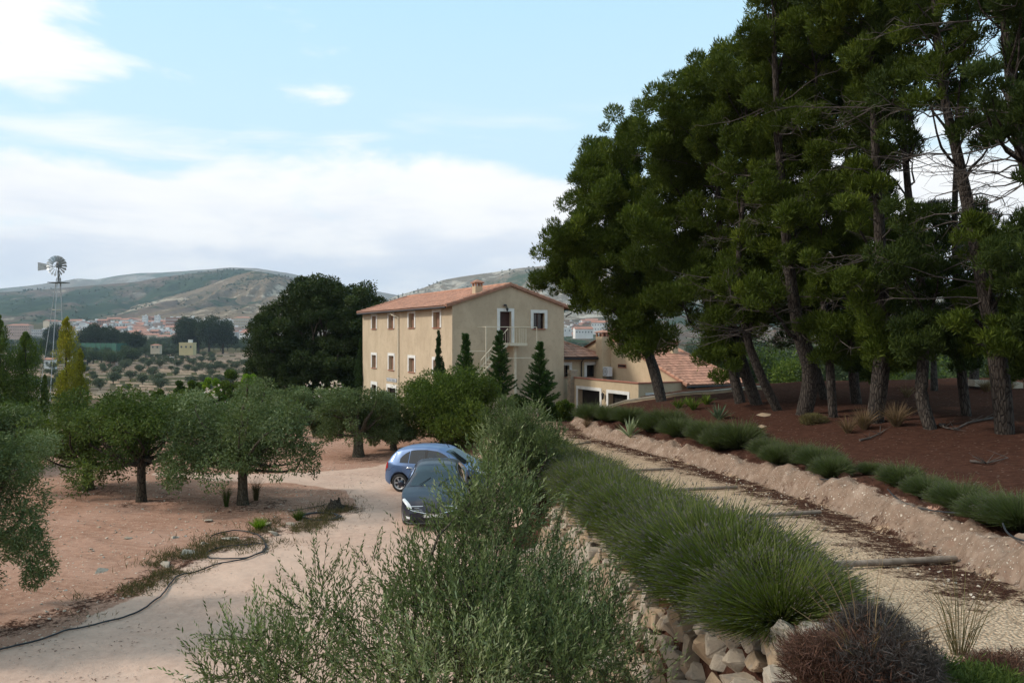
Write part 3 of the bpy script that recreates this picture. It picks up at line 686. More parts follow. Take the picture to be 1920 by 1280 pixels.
def build_pines():
    rng = np.random.default_rng(5); T = []
    for poly, r, tn, mt, lab in PINES:
        b = hit(*poly[0]); root = empty('pine_tree', b, lab, 'pine tree', 'pines of the wood on the slope')
        pts = [Vector((0, 0, -.3))]; off = rng.uniform(-.04, .04)
        for i, (x, y) in enumerate(poly):
            Y = b.y * (1 + off * i / 3); pts.append(at(x, y, Y) - b)
        tb = MB(); rr = [r * 1.0] + [r * (.86 if i == 0 else (1 - .78 * i / (len(poly) - 1))) for i in range(len(poly))]
        # smooth the trunk
        fine = []; fr = []
        for i in range(len(pts) - 1):
            a, c, d, e = pts[max(i - 1, 0)], pts[i], pts[i + 1], pts[min(i + 2, len(pts) - 1)]
            for q in range(5):
                t = q / 5; fine.append(0.5 * ((2 * c) + (d - a) * t + (2 * a - 5 * c + 4 * d - e) * t * t + (3 * c - a - 3 * d + e) * t ** 3)); fr.append(rr[i] + (rr[i + 1] - rr[i]) * t)
        fine.append(pts[-1]); fr.append(rr[-1])
        tb.tube(fine, fr, 10)
        T.append(dict(root=root, b=b, poly=poly, tb=tb, fine=fine, fr=fr, tn=tn, mt=mt, lv=Leaves(), tw=MB()))
    # clumps spread over the outline of the wood and past the view, each given to the tree whose stem runs closest
    pts = []; tries = 0
    while tries < 26000:
        tries += 1; x = rng.uniform(1000, 2290); y = rng.uniform(-330, 710)  # range runs past the view: unseen clumps added to shade the slope
        if y > -70 and not inpoly(np.array([x]), np.array([y]), OUT)[0]: continue
        if y <= -70 and x < 1440: continue
        if any(((x - a) / (c + 10)) ** 2 + ((y - b) / (d + 10)) ** 2 < 1 for a, b, c, d in GAPS): continue
        md = (46 if (y < -80 or x > 1960) else 24 if (x < 1680 or y > 420) else 29)
        if any((x - a) ** 2 + (y - b) ** 2 < md * md for a, b in pts): continue
        pts.append((x, y))
    pts = [p_ for p_ in pts if sum((p_[0] - a) ** 2 + (p_[1] - b) ** 2 < 52 * 52 for a, b in pts) > 3 or p_[1] < -80 or p_[0] > 1950]
    for (x, y) in pts:
        best = None
        for t in T:
            ys = [q[1] for q in t['poly']]; xs = [q[0] for q in t['poly']]
            if y > ys[0] - 60: continue
            ax = np.interp(-y, [-v for v in ys], xs); span = (abs(x - ax)) / (F / t['b'].y) 
            pen = max(0, ys[-1] - 70 - y) * .03
            sc = span + pen + rng.uniform(0, 2.2) + (2.0 if t['b'].y > 36 and x > 1450 else 0)
            if y > 430 and x < 1480 and t['b'].y < 26: sc += 4
            if best is None or sc < best[0]: best = (sc, t, ax)
        if best is None: continue
        sc, t, ax = best; Yb = t['b'].y
        Y = Yb + rng.uniform(-2.3, 2.0)
        # keep the clump inside the outline
        r = rng.uniform(32, 46) / F * Y * (1.0 if x < 1680 else .9)
        bx = 60 if False else 0
        edge = min([(abs(x - q[0]) + abs(y - q[1])) for q in OUT[:17]])
        c = at(x, y, Y) - t['b']
        r = min(r, 1.15)
        kk = .45 if (y < -80 or x > 1960) else 1.0 if (x < 1660 or y > 430) else 1.0
        nsub = 7
        for q in range(nsub):
            o = np.clip(rng.normal(size=3), -1.5, 1.5) * r * np.array([.52, .5, .46]); rs = r * rng.uniform(.30, .60)
            n = int(850 * kk * (rs / .5) ** 2 * (21.0 / max(Yb, 17)) ** .9)
            blob(t['lv'], rng, np.array(c) + o, (rs, rs, rs * .78), n, .19, .031 * (Yb / 22) ** .7, up=.75, out=.75, rnd=.40, shell=.35, tint=t['tn'] + rng.normal() * .15, tv=.15)
        # branch from the stem, rising a little
        ty = c.z - rng.uniform(.4, 2.0)
        j = min(range(len(t['fine'])), key=lambda i: abs(t['fine'][i].z - max(ty, 2.2)))
        limb(t['tb'], t['fine'][j], c, max(.02, t['fr'][j] * .33), .012, rng, sag=.06, n=5)
    # bare dead twigs under the crowns
    for t in T:
        Hh = t['fine'][-1].z; Ls = t['b'].y
        for q in range(46):
            j = rng.integers(6, len(t['fine']) - 3) if len(t['fine']) > 12 else rng.integers(4, len(t['fine']) - 1)
            if t['fine'][j].z < 2.4: continue
            a = t['fine'][j]; th = rng.uniform(0, 6.28); ln = rng.uniform(.8, 2.8)
            e = a + Vector((math.cos(th) * ln, math.sin(th) * ln, rng.uniform(-.5, .7)))
            ps = limb(t['tw'], a, e, .026, .006, rng, sag=.08, n=4, seg=5)
            for s_ in range(7):
                k = rng.integers(2, 6); b0 = ps[k]; th2 = th + rng.uniform(-1.1, 1.1); l2 = rng.uniform(.25, .8)
                t['tw'].tube([b0, b0 + Vector((math.cos(th2) * l2 * .5, math.sin(th2) * l2 * .5, rng.uniform(-.1, .2))), b0 + Vector((math.cos(th2) * l2, math.sin(th2) * l2, rng.uniform(-.35, .25)))], [.008, .006, .003], 3, cap=False)
        t['tb'].add(t['tw'].v, t['tw'].f, 1, True)
        t['tb'].build('trunk', [M['bark_pine'], M['deadtwig']], t['root'])
        if t['lv'].P: t['lv'].build('crown', M[t['mt']], t['root'])
build_pines()

# ------------------------------------------------------------------ big holm oak, poplars, cypresses, conifers
def big_oak():
    Yd = 82; rng = np.random.default_rng(9); b = Vector(((600 - CX) / F * Yd, Yd, tz((600 - CX) / F * Yd, Yd)))
    root = empty('holm_oak', b, 'huge dark holm oak with two domes left of the farmhouse', 'oak tree')
    lv = Leaves(); tb = MB()
    tb.tube([(0, 0, -.5), (0, 0, 2), (.3, 0, 4.5)], [.75, .6, .5], 10)
    ell = [(640, 600, 92, 82, 5.0), (520, 640, 52, 72, 3.4), (600, 690, 110, 58, 4.6), (700, 640, 48, 80, 3.2), (500, 690, 36, 40, 2.4), (585, 560, 50, 38, 3)]
    cs = []
    for k in range(1500):
        e = ell[k % len(ell)]; u = rdir(rng, 1)[0]; kk = rng.uniform(.70, .97) if k % 4 else rng.uniform(.2, .7)
        c = at(e[0] + u[0] * e[2] * kk, e[1] - u[2] * e[3] * kk, Yd + u[1] * e[4] * 1.2 * kk) - b
        if any((c - d).length < .95 for d in cs): continue
        cs.append(c)
    for i, c in enumerate(cs):
        r = rng.uniform(.65, 1.1); blob(lv, rng, c, (r, r, r * .75), 480, .24, .13, up=.3, out=.9, rnd=.7, shell=.3, tint=.45 + rng.normal() * .13, tv=.16)
        if i % 6 == 0: limb(tb, (rng.uniform(-.2, .5), 0, rng.uniform(2.5, 4.5)), c, .2, .04, rng, n=5)
    tb.build('trunk', M['bark_dark'], root); lv.build('crown', M['oak'], root)
big_oak()
def column_tree(name, label, cat, group, px, Y, ytop, half, ybot, mt, seed, n=16000, L=.14, Wd=.06, cone=1.0, tint=.5, twin=False, rag=.12):
    rng = np.random.default_rng(seed); X = (px - CX) / F * Y; b = Vector((X, Y, tz(X, Y))); s = Y / F
    H = CZ + (HY - ytop) * s - b.z; z0 = max(.15, CZ + (HY - ybot) * s - b.z); W = half * s
    root = empty(name, b, label, cat, group); lv = Leaves(); tb = MB()
    tb.tube([(0, 0, -.3), (0, 0, H * .5), (0, 0, H * .96)], [max(.05, H * .016), H * .010, .01], 7)
    nb = 90
    for i in range(nb):
        t = rng.uniform(0, 1); z = z0 + (H - z0) * t
        w = W * ((1 - t) ** cone if cone > 0 else 1) * (1 + rag * rng.normal()); w = max(w, .05)
        if cone < .8: w *= min(1, (t * 3 + .5))
        a = rng.uniform(0, 6.28); k = rng.uniform(.2, .75); r = max(.08, w * .45)
        blob(lv, rng, (math.cos(a) * w * k, math.sin(a) * w * k, z), (r, r, r * 1.9), int(n / nb * (.4 + w / W)), L, Wd, up=1.1, out=.6, rnd=.4, shell=.2, tint=tint + rng.normal() * .12, tv=.15)
    tb.build('trunk', M['bark_dark'], root); lv.build('crown', M[mt], root); return root
PG = 'poplars on the left'
column_tree('poplar_tree', 'golden-leaved poplar in front of the windmill tower', 'poplar', PG, 124, 60, 592, 31, 775, 'poplar_gold', 1, tint=.45, cone=.6, n=15000, rag=.38)
column_tree('poplar_tree', 'slim yellow-green poplar just right of the golden one', 'poplar', PG, 150, 61, 655, 19, 775, 'poplar_gold', 2, tint=.25, cone=.5, n=9000, rag=.35)
column_tree('poplar_tree', 'tall green poplar left of the windmill tower', 'poplar', PG, 48, 58, 625, 42, 790, 'poplar', 3, tint=.40, cone=.55, n=21000, rag=.35)
column_tree('poplar_tree', 'tall green poplar at the left picture edge', 'poplar', PG, 0, 57, 594, 34, 790, 'poplar', 4, tint=.35, cone=.5, n=18000, rag=.35)
column_tree('poplar_tree', 'thin low poplar between the green pair and the golden one', 'poplar', PG, 84, 58, 705, 11, 780, 'poplar', 5, tint=.3, cone=.6, n=5000)
CG = 'cypresses beside the farmhouse'
column_tree('cypress_tree', 'dark cypress against the far left corner of the farmhouse', 'cypress', CG, 676, 66, 640, 13, 735, 'cypress', 6, cone=.55, n=14000, L=.12, Wd=.05)
r_ = column_tree('cypress_tree', 'forked dark cypress in front of the long farmhouse wall', 'cypress', CG, 822, 45.5, 622, 11, 745, 'cypress', 7, cone=.5, n=14000, L=.10, Wd=.035)
rng = np.random.default_rng(8); lv = Leaves()
for i in range(16): blob(lv, rng, (.26 + rng.uniform(-.05, .05), 0, 2.0 + i * .16), (.16 * (1 - i / 22), .16, .22), 300, .10, .035, up=1.1, out=.5, rnd=.4, tint=.45)
lv.build('side_crown', M['cypress'], r_)
def conifer(px, Y, ytop, half, ybot, seed, label):
    rng = np.random.default_rng(seed); X = (px - CX) / F * Y; b = Vector((X, Y, tz(X, Y))); s = Y / F
    H = CZ + (HY - ytop) * s - b.z; z0 = max(.2, CZ + (HY - ybot) * s - b.z); W = half * s
    root = empty('young_conifer', b, label, 'conifer', 'young conifers in front of the gable'); lv = Leaves(); tb = MB()
    tb.tube([(0, 0, -.3), (0, 0, H * .99)], [.07, .012], 7)
    z = z0
    while z < H - .12:
        t = (z - z0) / (H - z0); w = W * (1 - t) ** 1.15 + .06; nbn = 8
        for k in range(nbn):
            a = rng.uniform(0, 6.28); ln = w * rng.uniform(.45, 1.25); ca, sa = math.cos(a), math.sin(a); rise = rng.uniform(.30, .62)
            m = max(5, int(ln / .05)); q = np.linspace(.1, 1, m)
            C = np.stack([ca * ln * q, sa * ln * q, z + ln * rise * q ** 1.3], 1); C = np.repeat(C, 9, 0); nn = len(C)
            D = unit(np.array([ca, sa, .6]) * .9 + .65 * rdir(rng, nn) * np.array([1, 1, .5]))
            lv.add(C + rng.normal(size=(nn, 3)) * .025, D, .13, .035, .42 + .14 * rng.normal(size=nn) + .2 * np.repeat(q, 9) - .05, rng)
            tb.tube([(0, 0, z), (ca * ln * .6, sa * ln * .6, z + ln * rise * .5)], [.018, .006], 3, cap=False)
        z += .125
    tb.build('trunk', M['bark_dark'], root); lv.build('crown', M['conifer'], root)
conifer(873, 43.5, 622, 25, 745, 11, 'leftmost young conifer, its tip against the lower stair flight')
conifer(936, 44.5, 616, 29, 745, 12, 'middle young conifer, its tip below the gable door')
conifer(1012, 44.8, 638, 36, 765, 13, 'rightmost young conifer, free standing against the plain gable wall')
# ------------------------------------------------------------------ farmhouse
class Pl:
    """a vertical facade plane: origin, direction along it, outward normal"""
    def __init__(s, p, d, n): s.p = Vector((p[0], p[1], 0)); s.d = Vector((d[0], d[1], 0)).normalized(); s.n = Vector((n[0], n[1], 0)).normalized()
    def u(s, px):
        r = (px - CX) / F; return (r * s.p.y - s.p.x) / (s.d.x - r * s.d.y)
    def z(s, px, py):
        Y = s.p.y + s.u(px) * s.d.y; return CZ + (HY - py) * Y / F
    def P(s, u, z, o=0.0): return s.p + s.d * u + s.n * o + Vector((0, 0, z))
d1 = Vector((-.4583, .8888, 0)); d2 = Vector((.8888, .4583, 0))
def wall_holes(mb, pl, u0, u1, z0, z1, ops, dep=.2, mi=0, rmi=0):
    us = sorted({u0, u1, *[o[0] for o in ops], *[o[1] for o in ops]}); zs = sorted({z0, z1, *[o[2] for o in ops], *[o[3] for o in ops]})
    flip = pl.d.cross(Vector((0, 0, 1))).dot(pl.n) < 0
    for i in range(len(us) - 1):
        for j in range(len(zs) - 1):
            a, b, c, d = us[i], us[i + 1], zs[j], zs[j + 1]
            if any(o[0] <= a + 1e-6 and b <= o[1] + 1e-6 and o[2] <= c + 1e-6 and d <= o[3] + 1e-6 for o in ops): continue
            f = (0, 1, 2, 3); mb.add([pl.P(a, c), pl.P(b, c), pl.P(b, d), pl.P(a, d)], [f[::-1] if flip else f], mi)
    for (a, b, c, d) in ops:
        for (q, r_) in (((a, c), (a, d)), ((a, d), (b, d)), ((b, d), (b, c)), ((b, c), (a, c))):
            mb.add([pl.P(*q), pl.P(*r_), pl.P(r_[0], r_[1], -dep), pl.P(q[0], q[1], -dep)], [(0, 1, 2, 3)], rmi)
def slab(mb, pl, a, b, c, d, o0, o1, mi=0): mb.frame_box(pl.P(a, c, o0), pl.d * (b - a), pl.n * (o1 - o0), Vector((0, 0, d - c)), mi)
def window(root, pl, a, b, c, d, fr=.2, dep=.2, fill='shutter', sill=True, name='window', frame=True, bars=False, legs=None):
    mb = MB(); slab(mb, pl, a, b, c, d, -dep - .03, -dep + .004)
    if bars:
        slab(mb, pl, (a + b) / 2 - .03, (a + b) / 2 + .03, c, d, -dep + .005, -dep + .05, 1)
        slab(mb, pl, a, a + .05, c, d, -dep + .005, -dep + .05, 1); slab(mb, pl, b - .05, b, c, d, -dep + .005, -dep + .05, 1)
        slab(mb, pl, a + .051, (a + b) / 2 - .031, d - .05, d, -dep + .005, -dep + .05, 1); slab(mb, pl, (a + b) / 2 + .031, b - .051, d - .05, d, -dep + .005, -dep + .05, 1)
    w = mb.build(name, [M[fill], M['darkwood']], root)
    if frame:
        f = MB(); lz = c if legs is None else legs
        slab(f, pl, a - fr, a - .002, lz, d + fr, -.02, .035); slab(f, pl, b + .002, b + fr, lz, d + fr, -.02, .035); slab(f, pl, a - .002, b + .002, d + .002, d + fr, -.02, .035)
        f.build('frame', M['white'], w)
    if sill:
        f = MB(); slab(f, pl, a - fr * .3, b + fr * .3, c - .06, c - .004, -dep, .07); f.build('sill', M['brickred'], w)
    return w
def tiled(mb, o, a, b, la, lb, per=.25, row=.42, th=.09, mi=0, mi2=1, amp=.045, cut=None):
    """roof plane of curved tiles: o eave corner, a unit along eave, b unit up the slope; cut(s,t) keeps a quad"""
    n = a.cross(b).normalized()
    if n.z < 0: n = -n
    na = max(2, int(la / per * 4)); nb_ = max(1, int(lb / row)); vs = []; tn = []
    for j in range(nb_ * 2):
        t = (j // 2 + (j % 2)) / nb_ * lb
        lift = .028 if j % 2 == 0 else 0
        for i in range(na + 1):
            s = i / na * la; vs.append(o + a * s + b * t + n * (th + amp * abs(math.sin(s / per * math.pi)) * 1.0 + lift))
    base = len(mb.v); rng = random.Random(3)
    for j in range(nb_ * 2 - 1):
        for i in range(na):
            if cut and not cut((i + .5) / na * la, ((j // 2) + .5 + (j % 2) * .5) / nb_ * lb): continue
            q = [vs[j * (na + 1) + i], vs[j * (na + 1) + i + 1], vs[(j + 1) * (na + 1) + i + 1], vs[(j + 1) * (na + 1) + i]]
            tt = (math.sin((i // 4) * 12.9898 + (j // 2) * 78.233) * 43758.5453) % 1.0
            mb.add(q, [(0, 1, 2, 3)], mi, False, tt * .8 + .1)
    return n

C0 = Vector((-3.68, 49.0, 0))
PA = Pl(C0, d1, (-.8888, -.4583)); PB = Pl(C0, d2, (.4583, -.8888))
LA, LB, ZW, ZR = 18.9, 8.0, 7.12, 8.40
house = empty('farmhouse', (C0.x, C0.y, -1.2), 'three-storey ochre farmhouse with tiled gable roof and white-framed windows', 'house')
hp = lambda o: setattr(o, 'matrix_parent_inverse', Matrix.Translation(-house.location)) or o
ZB = -1.6
def px_open(pl, x0, x1, y0, y1, xr=None):
    a, b = sorted((pl.u(x0), pl.u(x1))); xm = (x0 + x1) / 2
    return (a, b, pl.z(xm, y1), pl.z(xm, y0))
fa = []
for (x0, x1, y0, y1) in [(697.6, 705.6, 592.6, 616.2), (728.8, 738.4, 590, 615.6), (766.6, 777.2, 587.5, 614.4), (812.8, 825.4, 585, 613.8),
                         (697.6, 705.6, 665.5, 689.2), (729.2, 738.8, 666.8, 693.2), (766.8, 777.4, 671, 697), (812.8, 825.4, 675, 704)]:
    fa.append(px_open(PA, x0, x1, y0, y1))
gz = [px_open(PA, 697.6, 705.8, 721, 752), px_open(PA, 727, 742, 727, 770), px_open(PA, 767, 778, 731, 762)]
gz = [(a, b, max(c, -1.1), d) for a, b, c, d in gz]
mb = MB(); wall_holes(mb, PA, 0, LA, ZB, ZW, fa + gz, .22, 0)
door = px_open(PB, 937.2, 958.6, 584, 642.5); win = px_open(PB, 1000, 1021, 586.8, 616); low = px_open(PB, 1000, 1021, 672, 700)
wall_holes(mb, PB, 0, LB, ZB, ZW, [door, win], .28, 0)
mb.add([PB.P(0, ZW), PB.P(LB, ZW), PB.P(LB / 2, ZR - .02)], [(0, 1, 2)], 0)
# rear walls
q = C0 + d1 * LA; r_ = q + d2 * LB; s_ = C0 + d2 * LB
mb.add([(q.x, q.y, ZB), (r_.x, r_.y, ZB), (r_.x, r_.y, ZW), ((q.x + r_.x) / 2, (q.y + r_.y) / 2, ZR - .02), (q.x, q.y, ZW)], [(0, 4, 3, 2, 1)], 0)
mb.add([(r_.x, r_.y, ZB), (s_.x, s_.y, ZB), (s_.x, s_.y, ZW), (r_.x, r_.y, ZW)], [(0, 3, 2, 1)], 0)
H = []
wl = mb.build('wall', [M['stucco']]); H.append(wl)
for o in fa: H.append(window(None, PA, *o, fr=.20, dep=.2, fill='shutter'))
for o in gz: H.append(window(None, PA, *o, fr=.26, dep=.2, fill='glassdark', sill=False, name='window', bars=True))
dr = window(None, PB, *door, fr=.20, dep=.26, fill='darkwood', sill=False, name='door'); H.append(dr)
H.append(window(None, PB, *win, fr=.20, dep=.26, fill='glassdark', bars=True))
# roof: two tiled slopes, ridge, verge tiles, eaves board
ov = .42; half = LB / 2; run = half + ov; sl = math.hypot(run, (ZR - ZW) * run / half); up = (ZR - ZW) / half
for sgn, nm in ((1, 'roof'), (-1, 'roof')):
    mb = MB(); a = d1
    if sgn == 1: o = C0 - d2 * ov - d1 * .16 + Vector((0, 0, ZW - up * ov)); b = (d2 * run + Vector((0, 0, up * run))).normalized()
    else: o = C0 + d2 * (LB + ov) - d1 * .16 + Vector((0, 0, ZW - up * ov)); b = (-d2 * run + Vector((0, 0, up * run))).normalized()
    n = tiled(mb, o, a, b, LA + .32, sl)
    mb.frame_box(o + n * .0, a * (LA + .32), b * sl, n * .085, 1)
    # verge and ridge tiles
    for e in (0, LA + .32 - .2):
        k = 0
        while k < sl - .1:
            mb.tube([o + a * (e + .1) + b * k + n * .13, o + a * (e + .1) + b * min(k + .44, sl) + n * .11], [.12, .10], 8, 0, tint=.3 + .4 * random.random()); k += .42
    rf = mb.build(nm, [M['tile'], M['tile_dark']]); H.append(rf)
    if sgn == 1:
        f = MB(); g0 = o - d2 * .06 + a * .1; f.tube([g0 + Vector((0, 0, -.02)), g0 + a * LA + Vector((0, 0, -.02))], .065, 8); H.append(f.build('gutter', M['darkmetal']))
        f = MB(); f.tube([o + b * sl + n * .12, o + b * sl + a * (LA + .32) + n * .12], .12, 8, tint=.5); f.build('ridge_tiles', M['tile'], rf)
    else:
        f = MB(); g0 = o + d2 * .05 + Vector((0, 0, -.02)); f.tube([g0, g0 + a * LA], .07, 8); gq = g0 + a * .05
        f.tube([gq + Vector((0, 0, .02)), gq + Vector((.03, 0, -.28)), gq - d2 * .3 + Vector((0, 0, -.42)), gq - d2 * .38 + Vector((0, 0, -.5))], .045, 6); H.append(f.build('gutter', M['darkmetal']))
# chimney
ub = (C0 + d2 * 2.25); pc = Pl(ub, d1, (-1, 0)); cu = pc.u(895); cb = ub + d1 * cu; zc0 = ZW + up * 2.25
mb = MB(); A_x = math.atan2(d2.y, d2.x)
mb.box(cb + Vector((0, 0, zc0 + .1)), (.50, .50, .9), 0, A_x)
ch = mb.build('chimney', [M['stucco_cream']]); H.append(ch)
mb = MB()
for sx in (-1, 1):
    for sy in (-1, 1): mb.box(cb + d2 * .2 * sx + d1 * .2 * sy + Vector((0, 0, zc0 + .64)), (.1, .1, .18), 0, A_x)
mb.box(cb + Vector((0, 0, zc0 + .76)), (.66, .66, .06), 0, A_x)
apx = cb + Vector((0, 0, zc0 + 1.0)); cs = [cb + d2 * .36 * i + d1 * .36 * j + Vector((0, 0, zc0 + .80)) for i, j in ((-1, -1), (1, -1), (1, 1), (-1, 1))]
mb.add(cs + [apx], [(0, 1, 4), (1, 2, 4), (2, 3, 4), (3, 0, 4), (3, 2, 1, 0)], 0)
mb.build('chimney_cap', [M['tile']], ch)
# downpipe, tile sign, wall lamp
up_ = PA.u(748.5); mb = MB(); zt = ZW - .25
mb.tube([PA.P(PA.u(742.5), zt + .05, .38), PA.P(PA.u(743), zt - .12, .36), PA.P(up_, zt - .3, .08), PA.P(up_, ZB + .6, .08)], .055, 8); H.append(mb.build('downpipe', [M['cream_metal']]))
a, b, c, d = px_open(PA, 725.6, 744.4, 708.6, 715.4); mb = MB(); slab(mb, PA, a, b, c, d, .002, .03, 0)
W8 = (b - a) / 8
sg = mb.build('tile_sign', [M['galv_dark']]); H.append(sg)
m, g = mat('glazed_tile'); finish(g, (.62, .63, .66), .25, spec=.5); M['glaze'] = m
for k in range(8): mb = MB(); slab(mb, PA, a + W8 * k + .015, a + W8 * (k + 1) - .015, c + .02, d - .02, .031, .04); mb.build('tile', [M['glaze']], sg)
for k, st in enumerate([1, 2, 3, 1, 2, 2, 1, 2]):
    mb = MB()
    for q in range(st):
        uu = a + W8 * (k + .3 + .2 * q); slab(mb, PA, uu, uu + .05, c + .06, d - .06 - .05 * (q % 2), .041, .046)
    if k % 2: slab(mb, PA, a + W8 * (k + .3), a + W8 * (k + .7), (c + d) / 2, (c + d) / 2 + .04, .0465, .049)
    mb.build('letter', [M['darkmetal']], sg)
lu = PB.u(948.5); lz = PB.z(948.5, 577); mb = MB()
mb.tube([PB.P(lu, lz, .03), PB.P(lu, lz + .12, .12), PB.P(lu, lz + .02, .2)], .018, 6); mb.tube([PB.P(lu, lz, .2), PB.P(lu, lz - .05, .2), PB.P(lu, lz - .22, .2)], [.04, .09, .05], 8)
mb.box(PB.P(lu - .1, lz + .16, .1), (.2, .12, .12)); H.append(mb.build('wall_lamp', [M['darkmetal']]))
# outside stair, landing and the tube frame around it
sd = MB(); za = PB.z(955, 643); ua, ubb = PB.u(941), PB.u(973)
slab(sd, PB, ua, ubb, za - .16, za, .02, 1.15, 0)
e0, e1 = PB.u(938), PB.u(888); dz = 1.95; ns = 11
for k in range(ns):
    u0 = e0 + (e1 - e0) * k / ns; zz = za - dz * (k + 1) / ns; slab(sd, PB, u0 + (e1 - e0) / ns, u0, zz - .05, zz, .15, 1.05, 0)
for o in (.12, 1.08):
    sd.frame_box(PB.P(e1, za - dz - .12, o - .02), PB.P(e0, za - .12, o - .02) - PB.P(e1, za - dz - .12, o - .02), PB.n * .04, Vector((0, 0, .16)), 0)
sd.frame_box(PB.P(PB.u(956), ZB, .45), PB.d * .16, PB.n * .16, Vector((0, 0, za - .16 - ZB)), 0)
sd.frame_box(PB.P(PB.u(868), za - dz - .16, .02), PB.d * (e1 - PB.u(868)), PB.n * 1.1, Vector((0, 0, .12)), 0)
stair = sd.build('outside_stair', [M['cream_metal']]); H.append(stair)
rl = MB()
def rail(p, q, r=.022): rl.tube([p, q], r, 6)
for o in (1.12,):
    rail(PB.P(ua, za + 1.0, o), PB.P(ubb, za + 1.0, o), .028); k = ua
    while k <= ubb + .01: rail(PB.P(k, za, o), PB.P(k, za + 1.0, o), .014); k += .16
rail(PB.P(ubb, za + 1.0, 1.12), PB.P(ubb, za + 1.0, .05), .028)
for q in range(6): rail(PB.P(ubb, za, .1 + q * .18), PB.P(ubb, za + 1.0, .1 + q * .18), .014)
rail(PB.P(e0, za + .92, 1.08), PB.P(e1, za - dz + .92, 1.08), .03)
for k in range(ns + 1):
    t = k / ns; uu = e0 + (e1 - e0) * t; rail(PB.P(uu, za - dz * t, 1.08), PB.P(uu, za - dz * t + .92, 1.08), .014)
rl.build('railing', [M['cream_metal']], stair)
fr_ = MB(); fl, frr = PB.u(894.5), PB.u(988); oo = 1.3; zt = PB.z(894, 613); zm_ = PB.z(894, 671)
for uu in (fl, frr): fr_.tube([PB.P(uu, ZB + .5, oo), PB.P(uu, zt, oo)], .03, 6); fr_.tube([PB.P(uu, zt, oo), PB.P(uu, zt, .02)], .02, 6)
fr_.tube([PB.P(fl, zt, oo), PB.P(frr, zt, oo)], .02, 6); fr_.tube([PB.P(fl, zm_, oo), PB.P(frr, zm_, oo)], .026, 6)
fr_.tube([PB.P(PB.u(850), zm_ + .45, oo), PB.P(fl, zm_ + .45, oo)], .02, 6); fr_.tube([PB.P(PB.u(850), ZB + .5, oo), PB.P(PB.u(850), zm_ + .45, oo)], .025, 6)
fr_.build('tube_frame', [M['cream_metal']], stair)
for o in H: o.parent = house; o.matrix_parent_inverse = Matrix.Translation(-house.location)

# ------------------------------------------------------------------ annexe
DA = 45.8; A0 = Vector((.15874 * DA, DA, 0)); K = DA / 42.0
Pl1 = Pl(A0, d1, (-.8888, -.4583)); Pl2 = Pl(A0, d2, (.4583, -.8888))
ann = empty('annexe_house', (A0.x, A0.y, -.5), 'low cream annexe with wide dark openings, flat terrace and tiled roofs behind the farmhouse', 'house')
N = []; zt = Pl1.z(1150, 715) ; zt = Pl2.z(1197, 719.5); tl = Pl1.u(1077)
mb = MB(); o1 = px_open(Pl1, 1084, 1125, 731, 800); o2 = px_open(Pl1, 1141, 1177, 737, 800); o1 = (o1[0], o1[1], -.35, Pl1.z(1105, 731)); o2 = (o2[0], o2[1], -.35, Pl1.z(1160, 738.5))
wall_holes(mb, Pl1, 0, tl, -.6, zt, [o1, o2], .35)
B0 = A0 + d2 * (3.03 * K); ub2 = 3.03 * K
w1 = px_open(Pl2, 1216, 1224, 743, 756); w2 = px_open(Pl2, 1263, 1274, 740.5, 746)
wall_holes(mb, Pl2, 0, ub2, -.6, zt, [w1, w2], .2)
PG_ = Pl(B0, d1, (-.8888, -.4583)); u_ch = 7.6 * K; u_far = 10.2 * K; zpk = PG_.z(1146, 629.5); ze = PG_.z(1281, 719)
tb1 = PG_.u(1158.8); sw = px_open(PG_, 1159, 1174.5, 682.5, 689.5)
# the gable wall of the wing above the terrace
slope = (zpk - ze) / (u_ch - .2)
mb.add([PG_.P(0, zt - .9), PG_.P(0, ze), PG_.P(u_ch, zpk), PG_.P(u_far, zpk - (u_far - u_ch) * slope), PG_.P(u_far, zt - .9)], [(0, 1, 2, 3, 4)], 0)
# terrace floor and parapet coping
fl_ = [Pl1.P(0, zt - .25), Pl1.P(tl, zt - .25), Pl1.P(tl, zt - .25) + d2 * ub2, Pl1.P(0, zt - .25) + d2 * ub2]; mb.add(fl_, [(3, 2, 1, 0)], 1)
# wall below the hip roof, running back to the farmhouse
PH = Pl(PG_.P(PG_.u(1131), 0), -d2, (.4583, -.8888)); lh = 5.2
uw = PH.u(1057); hz = PH.z(1120, 671)
ow = px_open(PH, 1100, 1117, 684, 706); ow2 = px_open(PH, 1057, 1067.5, 684.5, 706)
wall_holes(mb, PH, 0, uw + 2.0, -.6, hz, [ow, ow2], .25)
# right wall under the big roof
wall_holes(mb, Pl2, ub2, ub2 + 4.3, -.6, ze - .12, [], .2)
wing = mb.build('wall', [M['stucco_cream'], M['tile_dark']]); N.append(wing)
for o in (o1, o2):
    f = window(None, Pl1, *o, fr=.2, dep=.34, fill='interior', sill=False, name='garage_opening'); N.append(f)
for o in (w1, w2): N.append(window(None, Pl2, *o, fr=.22, dep=.19, fill='glassdark', sill=False))
for o in (ow, ow2): N.append(window(None, PH, *o, fr=.2, dep=.24, fill='glassdark', sill=True))
sm = MB(); slab(sm, PG_, *sw, .01, .03, 0); slab(sm, PG_, sw[0] + .05, sw[1] - .05, sw[2] + .07, sw[3] - .05, .031, .04, 1)
swp = sm.build('window', [M['brickred'], M['glassdark']]); N.append(swp)
cp = MB(); slab(cp, Pl1, -.06, tl, zt + .003, zt + .07, -.3, .06, 0); slab(cp, Pl2, .31, ub2, zt + .003, zt + .068, -.3, .06, 0); N.append(cp.build('parapet_coping', [M['brickred']]))
